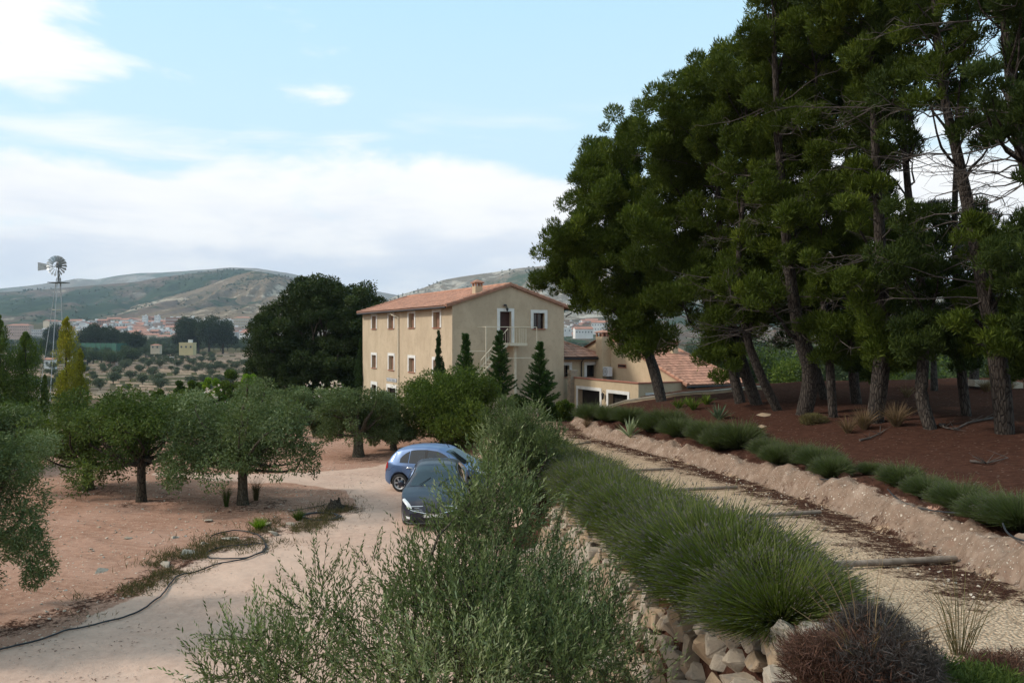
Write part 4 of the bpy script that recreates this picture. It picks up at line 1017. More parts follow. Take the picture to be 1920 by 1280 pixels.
# big roof: slope facing us, eave along d2
rn = math.hypot(u_ch + .3, (u_ch + .3) * slope); bvec = (d1 + Vector((0, 0, slope))).normalized()
oo = PG_.P(-.45, ze - .45 * slope) - d2 * .18; mb = MB(); lr = 4.7
rn = (u_ch + .45) * math.hypot(1, slope)
hipx = lambda s, t: s < 3.5 + (rn - t) / rn * 1.2
n = tiled(mb, oo, d2, bvec, lr, rn, per=.26, row=.42, cut=hipx)
mb.add([oo + n * .02, oo + d2 * lr + n * .02, oo + d2 * 3.5 + bvec * rn + n * .02, oo + bvec * rn + n * .02, oo + n * .1, oo + d2 * lr + n * .1, oo + d2 * 3.5 + bvec * rn + n * .1, oo + bvec * rn + n * .1],
       [(3, 2, 1, 0), (0, 1, 5, 4), (3, 0, 4, 7)], 1)
k = 0
while k < rn - .1:
    mb.tube([oo + d2 * .1 + bvec * k + n * .13, oo + d2 * .1 + bvec * min(k + .44, rn) + n * .11], [.12, .10], 8, 0, tint=random.random() * .6 + .2); k += .42
mb.tube([oo + bvec * rn + n * .1, oo + bvec * rn + d2 * 4.6 + n * .1], .12, 8, 0)
mb.tube([oo + d2 * 3.5 + bvec * rn + n * .1, oo + d2 * lr + n * .1], .12, 8, 0)
# hip end to the right and the far slope
e = oo + d2 * lr; rp = oo + d2 * 3.5 + bvec * rn; back = oo + d1 * 2 * (u_ch + .45); back2 = back + d2 * lr
mb.add([e, back2, rp], [(0, 1, 2)], 0); mb.add([back, oo + bvec * rn, rp, back2], [(0, 1, 2, 3)], 0)
N.append(mb.build('roof', [M['tile'], M['tile_dark']]))
f = MB(); f.tube([oo + Vector((0, 0, -.02)) - d1 * .06, oo + d2 * lr + Vector((0, 0, -.02)) - d1 * .06], .07, 6); N.append(f.build('gutter', [M['darkmetal']]))
# hip roof between farmhouse and wing
ho = PH.P(-.0, hz) - d2 * 0 + PH.n * .42; zr_ = PH.z(1080, 634.5) + .2; L_h = uw + 2.4
hb = (d1 + Vector((0, 0, .42))).normalized(); mb = MB(); hl = 3.4
oh = ho - d2 * L_h
n = tiled(mb, oh, d2, hb, L_h, hl, per=.26, row=.42, cut=lambda s, t: s < L_h - t * .80)
pA, pB, pC, pD = oh, oh + d2 * L_h, oh + d2 * (L_h - hl * .8) + hb * hl, oh + hb * hl
mb.add([pA, pB, pC, pD], [(3, 2, 1, 0)], 1); mb.tube([pB + n * .1, pC + n * .1], .11, 8); mb.tube([pC + n * .1, pD + n * .1], .11, 8)
bk_ = pA + d1 * (hl * 1.8); mb.add([pD, pC, bk_ + d2 * L_h, bk_], [(0, 1, 2, 3)], 0); mb.add([pC, pB, bk_ + d2 * L_h], [(0, 1, 2)], 0)
N.append(mb.build('roof', [M['tile'], M['tile_dark']]))
f = MB(); f.tube([oh + Vector((0, 0, -.01)) + PH.n * .05, pB + Vector((0, 0, -.01)) + PH.n * .05], .06, 6)
gq = PH.P(PH.u(1089), hz - .05, .35); f.tube([gq, gq + Vector((0, 0, -.2)) - PH.n * .25, gq + Vector((0, 0, -1.2)) - PH.n * .27], .04, 6); N.append(f.build('gutter', [M['darkmetal']]))
# chimneys
def chimney(c, w, d, z0, z1, capw):
    mb = MB(); mb.box(c + Vector((0, 0, (z0 + z1) / 2)), (w, d, z1 - z0), 0, A_x); ch = mb.build('chimney', [M['stucco_cream']]); N.append(ch); mb = MB()
    for sx in (-1, 0, 1):
        for sy in (-1, 1): mb.box(c + d2 * (w / 2 - .06) * sx + d1 * (d / 2 - .06) * sy + Vector((0, 0, z1 + .12)), (.1, .1, .235), 0, A_x)
    mb.box(c + Vector((0, 0, z1 + .27)), (w + .12, d + .12, .05), 0, A_x)
    cs = [c + d2 * (w / 2 + .12) * i + d1 * (d / 2 + .12) * j + Vector((0, 0, z1 + .30)) for i, j in ((-1, -1), (1, -1), (1, 1), (-1, 1))]
    mb.add(cs + [c + Vector((0, 0, z1 + .47))], [(0, 1, 4), (1, 2, 4), (2, 3, 4), (3, 0, 4), (3, 2, 1, 0)], 0); mb.build('chimney_cap', [M['tile']], ch)
cx0, cx1 = PG_.u(1148), PG_.u(1125); zc1 = PG_.z(1137, 631)
chimney(PG_.P((cx0 + cx1) / 2 - .2, 0, .36), .7, abs(cx1 - cx0) * .55, zt - .6, zc1, 0)
pr = PG_.P(0, 0) + d2 * 2.9; pr = Pl(pr, d1, (-1, 0)); uu = pr.u(1263); zz = ze + uu * slope
chimney(pr.P(uu, 0), .42, .42, zz - .4, zz + .55, 0)
# rough brick pier by the courtyard and wall lanterns
mb = MB(); pz = at(1082, 700, Pl1.p.y + 0)
pu = Pl1.P(tl + .25, 0)
for k in range(24): mb.box(pu + Vector((.02 * math.sin(k * 3.1), .02 * math.cos(k * 5.3), -.3 + k * .14)), (.5 + .05 * math.sin(k * 7.7), .42, .125), 0, A_x + .05 * math.sin(k * 4.4))
N.append(mb.build('brick_pier', [M['rock']]))
def lantern(pl, px, py):
    u, z = pl.u(px), pl.z(px, py); mb = MB(); mb.tube([pl.P(u, z + .25, .01), pl.P(u, z + .32, .12), pl.P(u, z + .2, .16)], .015, 5)
    mb.tube([pl.P(u, z + .2, .16), pl.P(u, z + .14, .16), pl.P(u, z - .16, .16), pl.P(u, z - .22, .16)], [.02, .10, .07, .02], 6); N.append(mb.build('wall_lamp', [M['darkmetal']]))
lantern(Pl1, 1134, 742); lantern(Pl2, 1298, 730)
for o in N: o.parent = ann; o.matrix_parent_inverse = Matrix.Translation(-ann.location)
# air conditioner on the terrace
m, g = mat('white_enamel'); finish(g, (.62, .64, .66), .4); M['enamel'] = m
uA = PG_.u(1149); pa = PG_.P(uA, 0, .5); acz = zt - .2; ac = empty('air_conditioner', pa + Vector((0, 0, acz)), 'white air conditioning unit on the flat terrace roof beside the tall chimney', 'air conditioner', rz=A_x)
mb = MB(); mb.box((0, 0, .55), (.34, .84, .62)); mb.build('casing', [M['enamel']], ac)
mb = MB()
for k in range(9): mb.box((0, 0 - .08, 0), (.001, .001, .001))
mb = MB(); ring = [(-.176, -.08 + .25 * math.cos(t), .55 + .25 * math.sin(t)) for t in np.linspace(0, 6.283, 25)]; mb.tube(ring, .012, 5, cap=False)
for k in range(8): mb.tube([(-.178, -.08, .55), (-.178, -.08 + .24 * math.cos(k * .785), .55 + .24 * math.sin(k * .785))], .006, 4)
mb.build('fan_grille', [M['galv_dark']], ac)
for y_ in (-.3, .3): mb = MB(); mb.box((0, y_, .12), (.4, .05, .24)); mb.build('bracket', [M['galv_dark']], ac)

# low rendered wall along the top of the slope, with a pale coping
lw = MB(); xs = np.linspace(3.2, 12.0, 30); pv = None
for x in xs:
    y = float(lowwall_y(x)) - .12; z = tz(x, y - .25); cur = Vector((x, y, z))
    if pv is not None:
        a = cur - pv; nn = Vector((a.y, -a.x, 0)).normalized() * .3
        lw.frame_box(pv + Vector((0, 0, -1.6)), a, -nn, Vector((0, 0, 1.68)), 0); lw.frame_box(pv + Vector((0, 0, .083)) + nn * .1, a, -nn * 1.2, Vector((0, 0, .07)), 1)
    pv = cur
tag(lw.build('low_wall', [M['stucco_cream'], M['concrete']]), 'low rendered wall with pale coping between the pine slope and the annexe', 'wall')
# ------------------------------------------------------------------ cars
def paint(name, c, flake=.25):
    m, g = mat(name); tcn = g.n('ShaderNodeTexCoord').outputs['Object']
    d = g.noise(tcn, 2.0, 5, .6)
    col = g.mix(g.ss(d, .45, .8, 0, .25), c, (.22, .18, .14))
    finish(g, col, .42, spec=.4, metal=flake, coat=.25); return m
M['car_blue'] = paint('blue_paint', (.105, .175, .33), .35); M['car_black'] = paint('charcoal_paint', (.016, .019, .034), .15)
m, g = mat('car_glass'); finish(g, (.016, .02, .024), .06, spec=.7); M['carglass'] = m
M['rubber'] = simple('tyre_rubber', (.022, .021, .02), (.035, .032, .03), 9, .85); M['rim'] = simple('alloy', (.55, .55, .56), (.45, .45, .46), 9, .35, metal=.6)
M['chrome'] = simple('chrome', (.7, .7, .7), (.6, .6, .6), 9, .15, metal=.9); m, g = mat('lamp_glass'); finish(g, (.62, .64, .66), .12, spec=.8); M['lampglass'] = m
m, g = mat('red_lamp'); finish(g, (.35, .02, .02), .2, spec=.6); M['redlamp'] = m
M['plate'] = simple('number_plate', (.7, .7, .68), (.6, .6, .58), 5, .5)
class Car:
    def __init__(s, root, L, Wd, prof, belt, wheels, rw, sill=.19, roofw=.60, mt=None, seed=0):
        s.root, s.L, s.hw, s.prof, s.belt, s.wheels, s.rw, s.sill, s.roofw = root, L, Wd / 2, prof, belt, wheels, rw, sill, roofw; s.mt = mt
    def zt(s, x): 
        xs = [p[0] for p in s.prof]; zs = [p[1] for p in s.prof]
        return float((np.interp(x - .03, xs, zs) + 2 * np.interp(x, xs, zs) + np.interp(x + .03, xs, zs)) / 4)
    def w(s, x):
        t = max(0, (x - (s.L - .75)) / .75); u = max(0, (.6 - x) / .6); return s.hw * (1 - .30 * t ** 2.6 - .24 * u ** 2.6)
    def zb(s, x):
        z = s.sill + .10 * max(0, (x - s.L + .35) / .35) + .12 * max(0, (.3 - x) / .3)
        for xw in s.wheels:
            d = abs(x - xw); Rr = s.rw + .065
            if d < Rr: z = max(z, s.rw + math.sqrt(Rr * Rr - d * d))
        return z
    def sec(s, x):
        zt, w, zb = s.zt(x), s.w(x), s.zb(x); bl = min(s.belt(x), zt - .045); g = min(1, max(0, (zt - s.belt(x)) / .45))
        wr = w * .86 * (1 - g) + s.roofw * g; zr = zt - (.035 + .05 * g)
        z1 = min(max(zb + .03, .38), bl - .06); zb = min(zb, z1 - .01)
        cp = [(w * .95, zb), (w * .99, z1), (w * 1.0, (z1 + bl) / 2 + .04), (w * (.985 - .03 * g), bl), (wr, zr), (wr * .55, zt - .008), (0, zt)]
        return cp
    def pt(s, x, v, side=1, off=0.0):
        cp = s.sec(x); i = min(int(v), 5); t = v - i
        g = lambda k: np.array(cp[min(max(k, 0), 6)] if k <= 6 else (-cp[5][0], cp[5][1]))
        a, b, c, d = (g(i - 1) if i > 0 else 2 * g(0) - g(1)), g(i), g(i + 1), g(i + 2)
        k = .55 if i in (3,) else 1.0
        m0, m1 = (c - a) * .5 * k, (d - b) * .5 * k
        if i in (3, 4): m0, m1 = m0 * .8, m1 * .8
        t2, t3 = t * t, t * t * t
        p = (2 * t3 - 3 * t2 + 1) * b + (t3 - 2 * t2 + t) * m0 + (-2 * t3 + 3 * t2) * c + (t3 - t2) * m1
        P = Vector((x, side * p[0], p[1]))
        if off:
            e = .02; q = s.pt(min(x + e, s.L), v, side); r = s.pt(x, min(v + .05, 6), side); q0 = s.pt(max(x - e, 0), v, side); r0 = s.pt(x, max(v - .05, 0), side)
            n = (q - q0).cross(r - r0)
            if n.length > 1e-9:
                n.normalize()
                if n.dot(Vector((0, side * 1.0, 1.2))) < 0: n = -n
                P += n * off
        return P
    def patch(s, name, mt, x0, x1, v0, v1, off=.006, nx=10, nv=6, both=False, sides=(1, -1), xf=None, parent=None):
        """a panel that follows the body surface; v0, v1 and x-shift may be functions"""
        for sd in sides:
            mb = MB(); vs = []
            for i in range(nx + 1):
                for j in range(nv + 1):
                    b = j / nv; x = x0 + (x1 - x0) * i / nx
                    a0 = v0(x) if callable(v0) else v0; a1 = v1(x) if callable(v1) else v1; v = a0 + (a1 - a0) * b
                    if xf: x = xf(x, b)
                    vs.append(s.pt(min(max(x, 0), s.L), v, sd, off))
            fs = [(i * (nv + 1) + j, i * (nv + 1) + j + 1, (i + 1) * (nv + 1) + j + 1, (i + 1) * (nv + 1) + j) for i in range(nx) for j in range(nv)]
            mb.add(vs, fs, 0, True)
            if v1 == 6:
                if sd == 1: vs1 = vs; continue
                mb.add(vs1, fs, 0, True)
            ob = mb.build(name, [M[mt]], parent or s.root)
        return ob
    def body(s):
        xs = sorted(set(list(np.linspace(0, .3, 12)) + list(np.linspace(.3, s.L - .35, 60)) + list(np.linspace(s.L - .35, s.L, 14))
                        + [xw + q * (s.rw + .065) for xw in s.wheels for q in np.linspace(-.999, .999, 21)]))
        V = np.linspace(0, 6, 31); vs = []
        for x in xs:
            for v in V: vs.append(s.pt(x, v, 1))
            for v in V[::-1][1:]: vs.append(s.pt(x, v, -1))
        n = 61; fs = [(i * n + j, i * n + j + 1, (i + 1) * n + j + 1, (i + 1) * n + j) for i in range(len(xs) - 1) for j in range(n - 1)]
        mb = MB(); mb.add(vs, fs, 0, True); mb.add(vs[:n], [tuple(range(n))], 0, False); mb.add(vs[-n:], [tuple(range(n))[::-1]], 0, False)
        b = mb.build('body', [M[s.mt]], s.root)
        u = MB(); u.box((s.L / 2, 0, .34), (s.L - .5, s.hw * 1.72, .22)); u.build('underbody', [M['rubber']], s.root)
        return b
    def wheel(s, xw, side, steer=0.0, spokes=6):
        root = MB(); c = Vector((xw, side * (s.hw - .10), s.rw)); ca = math.cos(steer); sa = math.sin(steer)
        tf = lambda y, r, a: c + Vector((r * math.cos(a) * ca - y * sa * side, (r * math.cos(a)) * sa * side + y * side * ca if False else y * side * ca + r * math.cos(a) * sa, r * math.sin(a)))
        def lathe(mb, pr, n=28, mi=0):
            vs = [tf(y, r, 2 * math.pi * k / n) for (y, r) in pr for k in range(n)]
            mb.add(vs, [(i * n + k, i * n + (k + 1) % n, (i + 1) * n + (k + 1) % n, (i + 1) * n + k) for i in range(len(pr) - 1) for k in range(n)], mi, True)
        r = s.rw; lathe(root, [(-.10, r * .6), (-.10, r * .93), (-.07, r), (.05, r), (.085, r * .94), (.09, r * .80), (.075, r * .70)])
        t = root.build('wheel', [M['rubber']], s.root); mb = MB()
        lathe(mb, [(.075, r * .71), (.085, r * .69), (.06, r * .64), (.02, r * .60)]); lathe(mb, [(.06, r * .14), (.065, r * .05), (.065, .001)])
        for k in range(spokes):
            a = 2 * math.pi * k / spokes; d = .13
            mb.add([tf(.055, r * .1, a - .5), tf(.055, r * .1, a + .5), tf(.05, r * .66, a + d * 1.6), tf(.05, r * .66, a - d * 1.6)], [(0, 1, 2, 3)], 0)
        mb.build('rim', [M['rim']], t); mb = MB(); lathe(mb, [(.018, r * .66), (.018, .001)]); mb.build('brake_disc', [M['darkmetal']], t)
def car_blue():
    p = hit(751, 921.5); th = R(-19); root = empty('parked_car', (0, 0, 0), 'light blue rounded hatchback parked side-on behind the charcoal car', 'car', 'cars parked on the yard', rz=th)
    L, W_ = 3.72, 1.66; prof = [(0, .50), (.03, .80), (.10, .98), (.22, 1.20), (.38, 1.38), (.6, 1.46), (1.0, 1.52), (1.5, 1.54), (1.95, 1.51), (2.3, 1.40), (2.62, 1.22), (2.95, 1.03), (3.2, .95), (3.45, .84), (3.62, .72), (3.70, .58), (3.72, .48)]
    c = Car(root, L, W_, prof, lambda x: .93 - .02 * (x - 1.8), (.63, 3.06), .30, mt='car_blue', roofw=.56)
    off = Matrix.Rotation(th, 3, 'Z') @ Vector((.63, -.73, 0)); root.location = (p.x - off.x, p.y - off.y, p.z)
    c.body()
    def vb(x): return 3.12
    def vt(x):  # arched window top
        t = (x - .62) / (2.66 - .62); a = 1 - abs(2 * t - .95) ** 3.2; return 3.14 + .74 * max(0.02, a) ** .55
    for (a, b) in ((.62, .93), (.96, 1.50), (1.60, 2.66)): c.patch('side_window', 'carglass', a, b, vb, vt, .007, sides=(-1,)); 
    c.patch('side_window', 'carglass', .62, 2.66, vb, vt, .007, sides=(1,))
    c.patch('door_pillar', 'darkmetal', 1.50, 1.60, vb, vt, .008)
    c.patch('windscreen', 'carglass', 2.20, 2.90, 4.22, 6, .006, xf=lambda x, b: x + .05 * b, nv=10)
    c.patch('rear_window', 'carglass', .11, .38, 4.15, 6, .006, nv=10)
    c.patch('tail_lamp', 'redlamp', .03, .17, 2.2, 3.1, .010); c.patch('headlight', 'lampglass', 3.28, 3.60, 3.5, 4.6, .010)
    for sd in (-1,):
        for x in (.78, 1.56, 2.68):
            if x == .78: continue
            c.patch('door_seam', 'darkmetal', x, x + .012, 1.05, 3.0, .003, nx=1, nv=10, sides=(sd,))
    for sd in (-1, 1):
        for x in (1.02, 1.80):
            q = c.pt(x, 2.62, sd, .02); mb = MB(); mb.tube([q - Vector((.1, 0, 0)), q - Vector((.06, -sd * .02, 0)), q + Vector((.06, sd * .02, 0)), q + Vector((.1, 0, 0))], .016, 6); mb.build('door_handle', [M['chrome']], root)
        q = c.pt(2.52, 3.15, sd, .06) + Vector((0, sd * .05, .03)); mb = MB(); mb.tube([q + Vector((-.07, 0, 0)), q + Vector((0, 0, 0)), q + Vector((.06, 0, 0))], [.03, .085, .05], 10); mb.build('wing_mirror', [M['car_blue']], root)
    c.patch('rear_bumper_seam', 'darkmetal', .0, .45, 1.98, 2.02, .003, nv=1)
    for xw in (.63, 3.06):
        for sd in (-1, 1): c.wheel(xw, sd)
    mb = MB(); q = c.pt(2.1, 6, 1, .0); mb.tube([q, q + Vector((-.25, 0, .28))], [.012, .003], 5); mb.build('aerial', [M['darkmetal']], root)
def car_dark():
    p = hit(812, 996); th = R(-90 + 3); root = empty('parked_car', (0, 0, 0), 'charcoal grey hatchback facing us, half hidden by the foreground olive', 'car', 'cars parked on the yard', rz=th)
    L, W_ = 4.36, 1.82; prof = [(0, .55), (.04, .85), (.15, 1.08), (.35, 1.30), (.6, 1.40), (1.1, 1.46), (1.7, 1.48), (2.1, 1.45), (2.5, 1.33), (2.9, 1.14), (3.2, 1.01), (3.6, .94), (3.95, .86), (4.15, .79), (4.26, .72), (4.32, .62), (4.36, .50)]
    c = Car(root, L, W_, prof, lambda x: .98 - .03 * (x - 2), (.80, 3.45), .32, mt='car_black', roofw=.61)
    off = Matrix.Rotation(th, 3, 'Z') @ Vector((L - .1, 0, 0)); root.location = (p.x - off.x, p.y - off.y + .15, p.z)
    c.body()
    vt = lambda x: 3.14 + .74 * max(.02, 1 - abs(2 * (x - .7) / 2.3 - .95) ** 3.2) ** .55
    for (a, b) in ((.7, 1.6), (1.7, 3.0)): c.patch('side_window', 'carglass', a, b, 3.12, vt, .007)
    c.patch('windscreen', 'carglass', 2.18, 3.16, 4.15, 6, .006, xf=lambda x, b: x + .07 * b, nv=12)
    c.patch('rear_window', 'carglass', .12, .38, 4.15, 6, .006)
    c.patch('headlight', 'lampglass', 4.00, 4.31, lambda x: 2.75 + .2 * (x - 4.0), lambda x: 3.55 + 1.6 * (x - 4.0), .012, nx=12, nv=6)
    # face: grille, intake, fog lamps, plate, as curved strips on the nose
    def xf(y): 
        a = abs(y) / c.hw
        return L if a < .70 else L - .75 + .75 * (max(0, (1 - a) / .30)) ** (1 / 2.6)
    def strip(name, mt, y0, y1, zl, zh, off, n=16, parent=None):
        mb = MB(); vs = []
        for i in range(n + 1):
            y = y0 + (y1 - y0) * i / n; a = zl(y) if callable(zl) else zl; b = zh(y) if callable(zh) else zh
            lean = lambda z: -.10 * max(0, (z - .48)) / .2
            vs += [Vector((xf(y) + off + lean(a), y, a)), Vector((xf(y) + off + lean(b), y, b)), Vector((xf(y) - .05 + lean(b), y, b)), Vector((xf(y) - .05 + lean(a), y, a))]
        fs = []
        for i in range(n):
            for q in range(4): fs.append((i * 4 + q, i * 4 + (q + 1) % 4, (i + 1) * 4 + (q + 1) % 4, (i + 1) * 4 + q))
        mb.add(vs, fs, 0, False); mb.add(vs[:4], [(0, 1, 2, 3)]); mb.add(vs[-4:], [(3, 2, 1, 0)])
        return mb.build(name, [M[mt]], parent or root)
    gr = strip('grille', 'darkmetal', -.60, .60, lambda y: .47 + .10 * (abs(y) / .6) ** 1.5, lambda y: .66 - .02 * abs(y), .012)
    strip('grille_trim', 'chrome', -.62, .62, lambda y: .66 - .02 * abs(y), lambda y: .675 - .02 * abs(y), .02, parent=gr)
    strip('grille_trim', 'chrome', -.62, .62, lambda y: .455 + .10 * (abs(y) / .6) ** 1.5, lambda y: .47 + .10 * (abs(y) / .6) ** 1.5, .02, parent=gr)
    for k in range(3): strip('grille_bar', 'galv', -.52, .52, lambda y, k=k: .52 + k * .045, lambda y, k=k: .53 + k * .045, .018, parent=gr)
    strip('lower_intake', 'darkmetal', -.48, .48, .23, .36, .010); strip('bumper_lip', 'galv_dark', -.80, .80, .20, .225, .02)
    strip('number_plate', 'plate', -.26, .26, .37, .45, .022, 4)
    for s_ in (-1, 1): strip('fog_lamp', 'lampglass', s_ * .64, s_ * .76, .33, .385, .014, 4)
    for s_ in (-1, 1):
        q = c.pt(2.86, 3.1, s_, .05) + Vector((0, s_ * .09, .02)); mb = MB(); mb.tube([q + Vector((-.07, 0, 0)), q, q + Vector((.07, 0, 0))], [.05, .10, .055], 10); mb.tube([q, q - Vector((0, s_ * .16, .03))], .025, 5); mb.build('wing_mirror', [M['car_black']], root)
    for i, xw in enumerate((.80, 3.45)):
        for sd in (-1, 1): c.wheel(xw, sd, R(14) if i else 0)
    mb = MB()
    for y0 in (-.45, .1): mb.tube([c.pt(3.13, 6, 1, .02) + Vector((.06, y0, -.02)), c.pt(2.85, 6, 1, .02) + Vector((0, y0 + .3, .0))], .010, 4)
    mb.build('wiper', [M['rubber']], root)
car_blue(); car_dark()

# ------------------------------------------------------------------ lavender
def lavender_mesh(seed, n, Rd, Hh, mt='lav_stem', Wd=.009, fl=True, tint=.5):
    rng = np.random.default_rng(seed); th = rng.uniform(0, 6.283, n); r0 = Rd * .35 * np.sqrt(rng.random(n))
    k = np.clip(rng.random(n) ** .6, 0, 1); el = (1 - k) * 1.35 + k * .28 + rng.normal(size=n) * .06   # elevation of the stem
    ln = np.hypot(Rd * np.cos(el), Hh * np.sin(el)) * rng.uniform(.70, 1.10, n) * np.where(rng.random(n) < .10, rng.uniform(1.1, 1.35, n), 1)
    base = np.stack([np.cos(th) * r0, np.sin(th) * r0, np.full(n, -.03)], 1)
    D1 = np.stack([np.cos(th) * np.cos(el + .22), np.sin(th) * np.cos(el + .22), np.sin(el + .22)], 1)
    D2 = np.stack([np.cos(th) * np.cos(el - .18), np.sin(th) * np.cos(el - .18), np.sin(el - .18)], 1)
    sd = unit(np.cross(D1, rdir(rng, n))); w_ = Wd * rng.uniform(.7, 1.3, n)[:, None] / 2
    m_ = base + D1 * (ln * .5)[:, None]; t_ = m_ + D2 * (ln * .5)[:, None]
    V = np.stack([base - sd * w_, base + sd * w_, m_ + sd * w_, m_ - sd * w_, t_ + sd * w_ * .35, t_ - sd * w_ * .35], 1).reshape(-1, 3)
    i = np.arange(n)[:, None] * 6; Fq = np.concatenate([i + [0, 1, 2, 3], i + [3, 2, 4, 5]])
    T = tint + .16 * rng.normal(size=n); TT = np.stack([T - .15, T - .15, T, T, T + .12, T + .12], 1).reshape(-1)
    out = [(V, Fq, np.clip(TT, 0, 1), mt)]
    if fl:
        sel = rng.random(n) < .36; lv = Leaves(); P = t_[sel]; D = unit(D2[sel] + .15 * rdir(rng, sel.sum()))
        for q in range(2): lv.add(P - D * .02, D, .055 * rng.uniform(.7, 1.3, len(P)), .013, .5 + .2 * rng.normal(size=len(P)), rng)
        VV = np.concatenate(lv.P); m2 = len(VV) // 4; out.append((VV, np.arange(m2 * 4).reshape(m2, 4), np.concatenate(lv.T), 'lav_flower'))
    return out
def plant(name, label, cat, group, loc, parts, names):
    root = empty(name, loc, label, cat, group)
    for (V, Fq, T, mt), nm in zip(parts, names): npmesh(nm, V, Fq, M[mt], root, tint=T)
    return root
LN = 'lavender bushes along the top of the stone wall'
protos = []
rngL = random.Random(4); Yv = 7.2; first = []; kk = 0; side_names = []
spots = []
while Yv < 28:
    tx, fx = float(TXc(Yv)), float(FXc(Yv)); mid = (tx + fx - 2.3) / 2 if Yv < 20 else (tx + .7)
    wid = max(.5, fx - 2.3 - tx)
    nr = max(0, min(1, (12.5 - Yv) / 3))
    spots.append((tx + .22 - .16 * nr, Yv, 1.0 - .06 * nr))
    spots.append((tx + .56 - .34 * nr, Yv + .40, .92 - .04 * nr))
    Yv += .82 + .012 * Yv
lab_near = 'bright green lavender bush overhanging the stone wall, nearest but one to the dead shrub'
for i, (x, y, sc) in enumerate(spots):
    z = tz(x, y); s = sc * rngL.uniform(.80, 1.14); big = y < 15
    key = i if i < 4 else 4 + i % 3
    lab = (['brightest green lavender bush, right beside the brown dead shrub', 'green lavender bush beside the dead shrub, on the gravel side of its row', 'second lavender bush from the dead shrub, hanging over the stone wall', 'second lavender bush from the dead shrub, on the gravel side of its row'] + [None] * 200)[i]
    if lab is None: lab = ('lavender bush on the wall side of the left row, beyond the near ones' if i % 2 == 0 else 'lavender bush on the gravel side of the left row, flower spikes against the path') if y < 19 else 'lavender bush at the far end of the left row, near the young olive'
    grp = LN + (' near' if i < 4 else (' wall side' if i % 2 == 0 and y < 19 else ' gravel side' if y < 19 else ' far end'))
    if len(protos) < 7:
        n = 11000 if i < 4 else 7500
        parts = lavender_mesh(100 + i, n, .80 if i < 6 else .76, .80 if i < 6 else .76, 'lav_stem' if i != 3 else 'lav_stem', .0095, True, .52 + .1 * (i % 3 == 0))
        r_ = plant('lavender_bush', lab, 'lavender', grp, (x, y, z), parts, ('stems', 'flower_spikes')); r_.scale = (s, s * 1.05, s * rngL.uniform(.88, 1.12)); r_.rotation_euler = (rngL.uniform(-.12, .12), rngL.uniform(-.16, .04), 0); protos.append(r_)
    else:
        dup(protos[4 + i % 3] if y > 11 else protos[i % 4], (x, y, z), rngL.uniform(0, 6.28), s, lab, grp)
RN = 'lavender bushes along the foot of the pine slope'
pr2 = []; pxs = [(1915, 1000), (1862, 985), (1800, 960), (1740, 935), (1690, 915), (1632, 893), (1560, 897), (1500, 868), (1440, 860), (1385, 842), (1325, 832), (1275, 822), (1225, 812), (1180, 797), (1145, 793), (1110, 792), (1535, 880), (1460, 872), (1350, 845), (1250, 808)]
for i, (px, py) in enumerate(pxs):
    b = hit(px, py - 4); s = (.44 if px > 1650 else .52 if px > 1400 else .68) * rngL.uniform(.82, 1.12); s *= .62 if px == 1632 else 1
    if px > 1650: lab = 'low dark lavender bush on the bank, at the right between the drip hose loops'; grp = RN + ' right'
    elif px > 1300: lab = 'dark lavender bush on top of the pink bank, along its middle stretch'; grp = RN + ' middle'
    else: lab = 'lavender bush of the dense clump at the far end of the bank'; grp = RN + ' far'
    if px == 1632: lab = 'smallest lavender bush on the bank, standing alone between two larger ones'
    if len(pr2) < 3:
        parts = lavender_mesh(200 + i, 4200, 1.0, .98, 'lav_stem_dark', .016, True, .5); r_ = plant('lavender_bush', lab, 'lavender', grp, b, parts, ('stems', 'flower_spikes')); r_.scale = (s * 1.15, s, s * 1.15); pr2.append(r_)
    else: dup(pr2[i % 3], b, rngL.uniform(0, 6.28), (s * 1.15, s, s * 1.15), lab, grp)

# dead and half-dead shrubs in the bottom right corner
def mound(name, label, cat, px, py, Y, r, seed, mt, n, L, Wd, up=.3, z=None, tint=.5, group=None, extra=None):
    rng = np.random.default_rng(seed); c = at(px, py, Y); g0 = tz(c.x, c.y); root = empty(name, (c.x, c.y, g0), label, cat, group); lv = Leaves()
    zc = c.z - g0
    for q in range(9):
        u = rdir(rng, 1)[0] * np.array(r) * .58; u[2] = abs(u[2]) * .8 - .1; rr = np.array(r) * rng.uniform(.34, .6)
        blob(lv, rng, (u[0], u[1], zc + u[2]), rr, n // 9, L, Wd, up=up, out=.7, rnd=.9, shell=.2, tint=tint + .14 * rng.normal(), tv=.22)
    ph = rng.uniform(0, 6.28, n // 3); P = np.stack([np.cos(ph), np.sin(ph), rng.uniform(-.9, 0, len(ph))], 1) * np.array(r) * rng.uniform(.3, .9, (len(ph), 1)) + [0, 0, zc]
    lv.add(P, unit(P - [0, 0, zc - r[2]] + .3 * rdir(rng, len(P))), L, Wd, tint + .2 * rng.normal(size=len(P)), rng)
    lv.build('twigs' if extra else 'foliage', M[mt], root)
    if extra:
        l2 = Leaves()
        for q in range(7):
            u = rdir(rng, 1)[0] * np.array(extra[4]) * .6; u[2] = abs(u[2]) * .7; blob(l2, rng, (extra[1] + u[0], extra[2] + u[1], zc + extra[3] + u[2]), np.array(extra[4]) * rng.uniform(.3, .55), extra[5] // 7, L * 1.1, Wd, up=.3, out=.7, rnd=.9, shell=.3, tint=.45 + .15 * rng.normal(), tv=.25); l2.build('grey_twigs', M[extra[0]], root)
    return root
mound('dead_shrub', 'brown and grey dead shrub at the bottom right, between lavender and green tuft', 'dead shrub', 1590, 1222, 5.7, (.50, .55, .38), 301, 'dead_heath', 26000, .085, .006, extra=('dead_grey', .18, -.1, .02, (.46, .5, .36), 17000))
